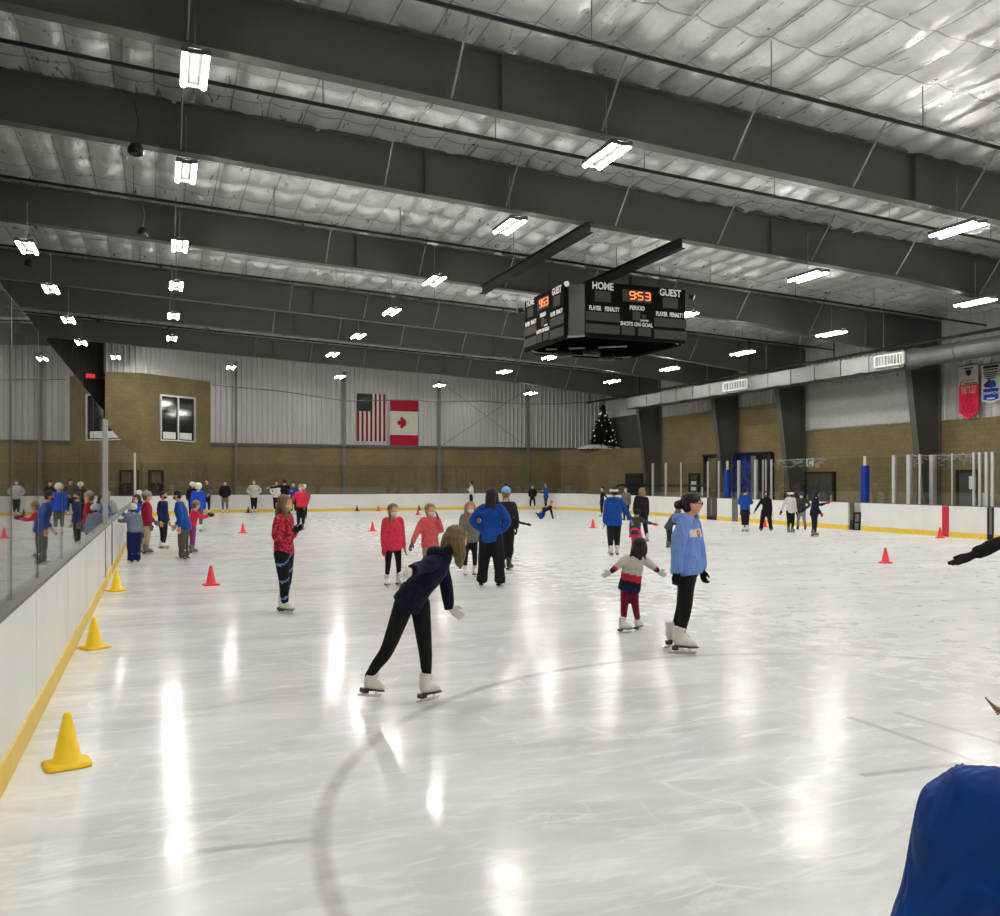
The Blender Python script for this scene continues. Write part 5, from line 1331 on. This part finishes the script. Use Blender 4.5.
person(532.5, 507.5, 484.5, 185, 'person in black standing against the far boards, legs apart', top=BJK, bottom=BLKCLOTH, skates='white', hair=('short', H_DARK), mask=MASKW, hat=None, arms=('pocket', 'pocket'), stance=.10, pos=on_y(532.5, 500, YF-1.0))
STRIPED = patterned('black white striped trousers', srgb(20, 20, 22), srgb(160, 160, 158), 4, .8, th=.56)
person(546, 509, 483, 255, 'person in royal blue jacket beside the crawling skater by the far boards', top=ROYAL, bottom=STRIPED, skates='white', hair=('short', H_BROWN), arms=('front', 'chest'), hem=.44, puff=1.15, pos=on_y(546, 500, YF-1.9), H=1.68)
# skater down on hands and knees
def crawl():
    pos = ground(546, 518.5); Hc = 1.45; f = Vector((pos.y, -pos.x, 0)).normalized(); b = -f; up = UP; v = Vector((pos.x, pos.y, 0)).normalized()
    w = lambda x, y, z: pos+f*x*Hc+v*y*Hc+UP*z*Hc
    J = dict(pelvis=w(-.06, 0, .28), waist=w(.02, 0, .31), chest=w(.12, 0, .36), neck=w(.17, 0, .43), head=w(.19, 0, .52), shR=w(.14, -.09, .37), shL=w(.14, .09, .37), elR=w(.17, -.11, .22), wrR=w(.21, -.11, .07), elL=w(.19, .11, .22), wrL=w(.22, .11, .07),
             hipR=w(-.07, -.05, .27), hipL=w(-.07, .05, .27), kneeR=w(-.10, -.06, .06), ankR=w(-.30, -.05, .09), kneeL=w(-.14, .09, .08), ankL=w(-.34, .12, .16))
    person(546, 518.5, 500, 90, 'skater in black down on hands and knees on the far ice', top=BJK, bottom=[BLKWIDE], skates=None, hair=('short', H_BROWN), gloves=GLB, J0=J, H=Hc, pos=pos, face=f*.5-v*.7-UP*.1, puff=.95, hem=.46)
crawl()
p = ground(540.5, 518.5); bm = B(); box(bm, (0, 0, .16), (.2, .2, .3), bevel=.04); tube(bm, [(-.08, 0, .3), (0, 0, .38), (.08, 0, .3)], .015, 6)
setp(link('bucket', bm, BLUEPAD, loc=(p.x-.2, p.y-.5, 0)), 'small blue tub on the ice in front of the crawling skater', 'tub')
# --- group by the right boards
person(745, 532, 487, 20, 'person in royal blue jacket with a dark skirt before the blue curtains', top=ROYAL, bottom=BLKWIDE, skates='white', hair=('short', H_DARK), mask=MASKW, arms=('front', 'chest'), hem=.50, puff=1.1, skirt=cloth('black skirt', srgb(30, 28, 28)), stance=.045, leg=1.05)
person(766, 531.5, 491, 185, 'person in black hooded jacket and wide black trousers, legs apart, by the right boards', top=BJK, bottom=BLKWIDE, skates='grey', hat=('hoodup', BJK), mask=GLG, gloves=GLB, arms=('low_out', 'down'), stance=.12, leg=1.35, puff=.95)
person(790.5, 533, 490, 150, 'child in white jacket and black trousers with black gloves by the right boards', top=cloth('white jacket', srgb(196, 197, 198), .06), bottom=BLKCLOTH, skates='grey', hair=('short', H_DARK), hat=('band', WKNIT), mask=MASKB, gloves=GLB, arms=('low_out', 'down'), puff=1.0, kid=True, stance=.05)
person(801.5, 530.5, 491, 190, 'child in black jacket, dark helmet and grey trousers among the right group', top=cloth('black grey jacket', srgb(50, 52, 52), .2), bottom=cloth('grey sweatpants', srgb(122, 122, 120), .1), skates='black', hat=('helmet', cloth('charcoal helmet', srgb(60, 62, 64))), hair=('short', H_DARK), mask=MASKW, gloves=GLB, kid=True, stance=.09, knees=.3, arms=('lowfront', 'hips'))
person(814, 536.5, 490.5, 75, 'person in dark navy coat with one red gloved hand held out to the right', top=cloth('dark navy coat', srgb(20, 24, 48), .25), bottom=BLKWIDE, skates='grey', hair=('long', H_DARK), gloves=GLR, arms=('lowfront', 'reach'), hem=.44, puff=1.1, longhair=.14, lean=6, leg=1.15)
# --- people by the far boards
person(471, 505, 481, 285, 'person in white top and black trousers by the far boards, behind the grey jacket girl', top=cloth('white top', srgb(205, 205, 202), .05), bottom=BLKCLOTH, skates='black', hair=('short', H_DARK), arms=('down', 'chest'), pos=on_y(471.5, 500, YF-.8), H=1.72, puff=.92)
person(505, 505, 483, 10, 'person in black with legs apart at the far boards behind the coach', top=BJK, bottom=BLKWIDE, skates='black', hair=('short', H_DARK), stance=.13, arms=('hips', 'hips'), pos=on_y(506, 500, YF-.9), H=1.72)
person(225, 510, 480, 180, 'person in black top and grey trousers standing at the far boards', top=BJK, bottom=cloth('grey jeans', srgb(105, 105, 102)), skates='white', hair=('short', H_DARK), mask=MASKW, arms=('pocket', 'pocket'), pos=on_y(225, 500, YF-.8), H=1.72, stance=.06)
person(254, 510, 479.5, 185, 'person in loose grey white shirt with hands on hips at the far boards', top=cloth('pale grey shirt', srgb(178, 178, 172), .06), bottom=BLKCLOTH, skates='white', hair=('short', H_BROWN), mask=MASKW, arms=('hips', 'hips'), pos=on_y(254, 500, YF-.7), H=1.76, puff=1.15, hem=.47, stance=.045)
person(276.5, 505, 480, 190, 'person in white vest with black hair behind the outstretched black sleeve', top=WKNIT, bottom=BLKCLOTH, skates='white', hair=('short', H_DARK), arms=('hips', 'hips'), pos=on_y(276.5, 500, YF-.7), H=1.70)
person(284, 512, 478, 350, 'person in black jacket holding one arm straight out to the left, far end', top=BJK, bottom=BLKWIDE, skates='black', hair=('short', H_DARK), arms=('hips', 'level'), pos=on_y(284.5, 500, YF-3.0), H=1.82, hem=.47, puff=1.08)
person(293.5, 510, 481.5, 200, 'person in royal blue jacket and mask right of the outstretched black sleeve', top=ROYAL, bottom=BLKWIDE, skates='white', hair=('short', H_DARK), mask=MASKW, arms=('chest', 'down'), pos=on_y(293.5, 500, YF-4.0), H=1.68)
person(301, 530.5, 483.5, 200, 'girl in red jacket and black leggings far behind the plaid jacket girl', top=cloth('bright red jacket', srgb(205, 44, 72), .15), bottom=BLKCLOTH, skates='white', hair=('pony', H_LIGHT), gloves=GLG, mask=MASKW, arms=('low_out', 'pocket'), hem=.50, puff=1.0, H=1.62, stance=.05)
person(300, 522, 484, 190, 'person with white helmet partly behind the far girl in the red jacket', top=cloth('khaki jacket', srgb(98, 92, 72), .1), bottom=BLKWIDE, skates='grey', hat=('helmet', WKNIT), hair=('short', H_BROWN), mask=MASKW, arms=('pocket', 'pocket'), pos=ground(304, 519), H=1.72)
# --- group on the left
person(163, 549, 491, 120, 'person in navy jacket and white skates facing the tall one in the blue coat', top=patterned('navy blue jacket', srgb(20, 36, 92), srgb(12, 20, 52), 40), bottom=BLKCLOTH, skates='white', hair=('short', H_DARK), mask=MASKB, arms=('down', 'down'), hem=.50, stance=.03, puff=1.0)
person(184, 560, 489, 285, 'tall person in royal blue coat and grey trousers leaning over to the left', top=ROYAL, bottom=cloth('olive grey trousers', srgb(72, 74, 66), .12), skates='white', hair=('short', H_DARK), mask=MASKB, arms=('lowfront', 'down'), lean=12, hem=.42, puff=1.12, stance=.085, leg=1.35)
person(192, 553.5, 500, 75, 'child in red jacket and patterned trousers reaching out to the right', top=cloth('child red jacket', srgb(208, 44, 76), .15), bottom=patterned('red blue leggings', srgb(170, 34, 60), srgb(60, 70, 150), 34), skates='grey', hat=('beanie', cloth('tan hat', srgb(140, 122, 92))), hair=('short', H_BROWN), gloves=GLB, kid=True, arms=('reach', 'reach'), lean=10)
person(198, 532, 483, 15, 'person in blue jacket and big fluffy white hat, grey trousers', top=cloth('mid blue jacket', srgb(22, 72, 180), .18), bottom=cloth('grey green trousers', srgb(86, 90, 80)), skates='white', hat=('fluffy', WKNIT), hair=('short', H_DARK), arms=('down', 'down'), hem=.46, puff=1.05, H=1.70)
person(192, 519, 482, 190, 'person in black coat with white scarf just left of the fluffy white hat', top=BJK, bottom=BLKWIDE, skates='black', hat=('fluffy', WKNIT), hair=('long', H_DARK), arms=('pocket', 'pocket'), H=1.72, pos=ground(192.5, 519))
person(207, 511.5, 478, 200, 'person in black vest with grey sleeves by the far boards', top=cloth('grey sleeve top', srgb(80, 80, 78), .2), bottom=BLKCLOTH, skates='white', hair=('short', H_DARK), arms=('down', 'hips'), pos=on_y(207, 500, YF-1.0), H=1.82, stance=.06)
# cluster holding on to the left boards
GJB = patterned('grey blue jacket', srgb(120, 128, 146), srgb(84, 92, 116), 60)
person(124.5, 563, 503, 335, 'child in grey jacket and navy snow trousers holding the left boards', top=GJB, bottom=cloth('navy snow trousers', srgb(14, 26, 78), .15), skates='tan', hat=('helmet', cloth('pale helmet', srgb(180, 182, 186))), hair=('short', H_DARK), gloves=GLG, kid=True, arms=('down', ((.02, .08, -.07), (.10, .20, -.04))), hem=.50, leg=1.5, puff=1.12, lean=8)
person(134.5, 553, 494, 215, 'child with black hair and white mask in a blue and white jersey', top=patterned('blue white jersey', srgb(22, 78, 200), srgb(190, 194, 200), 7, .8, th=.55), bottom=PLAIDP, skates='tan', hair=('long', H_DARK), mask=MASKW, gloves=GLG, kid=True, arms=('front', 'front'), hem=.52, puff=1.15, longhair=.1)
DRED = cloth('dark red coat', srgb(152, 24, 50), .2)
person(146.5, 554.5, 491, 80, 'child in dark red coat and grey beanie beside the left boards', top=DRED, bottom=cloth('tan leggings', srgb(178, 158, 128)), skates='grey', hat=('beanie', GKNIT), hair=('short', H_BROWN), gloves=GLG, kid=True, hem=.45, puff=1.1, arms=('down', 'lowfront'))
person(138, 547, 490, 20, 'person in pale hooded top behind the cluster at the left boards', top=cloth('pale hoodie', srgb(188, 190, 190), .08), bottom=BLKWIDE, skates='grey', hat=('hoodup', cloth('pale hoodie', srgb(188, 190, 190))), arms=('pocket', 'pocket'), H=1.55)

# --- people beside the camera
p = at_depth(1080, 800, 1.36)
bl = person(0, 0, 0, -8, 'person in royal blue jacket close to the camera at the lower right, back turned', top=ROYAL, bottom=BLKWIDE, skates='black', hair=('pony', H_LIGHT), collar=cloth('navy collar', srgb(16, 26, 56)), gloves=GLB, arms=('down', 'down'), hem=.45, puff=1.17, pos=p, H=1.655, hood=False, leg=1.3)
bm = B()
for k in range(9):
    a = at_depth(1012, 712+k*1.2, 1.25); b = at_depth(985+k*1.5, 697+k*2.2, 1.27); tube(bm, [a-p*Vector((1, 1, 0)).length*0, (a+b)/2+Vector((0, 0, .003*k-.01)), b], [.004, .003, .0012], 5)
for v in bm.verts: v.co -= Vector((p.x, p.y, 0))
link('loose_hair', bm, H_LIGHT, bl)
z6 = 6.0; p = at_depth(1092, 600, z6)
J = img(z6, shL=(1064, 523, 0), elL=(1016, 537, .0), wrL=(977, 553, 0))
person(0, 0, 0, 0, 'skater in black at the right edge with one arm stretched out into view', top=BJK, bottom=BLKCLOTH, skates='white', hair=('short', H_DARK), gloves=GLB, arms=('down', 'down'), J0=J, pos=p, H=1.84, puff=.78, curl=.1, hands={'L': (-RGT*.9-UP*.42, FWD*.9+UP*.15)})
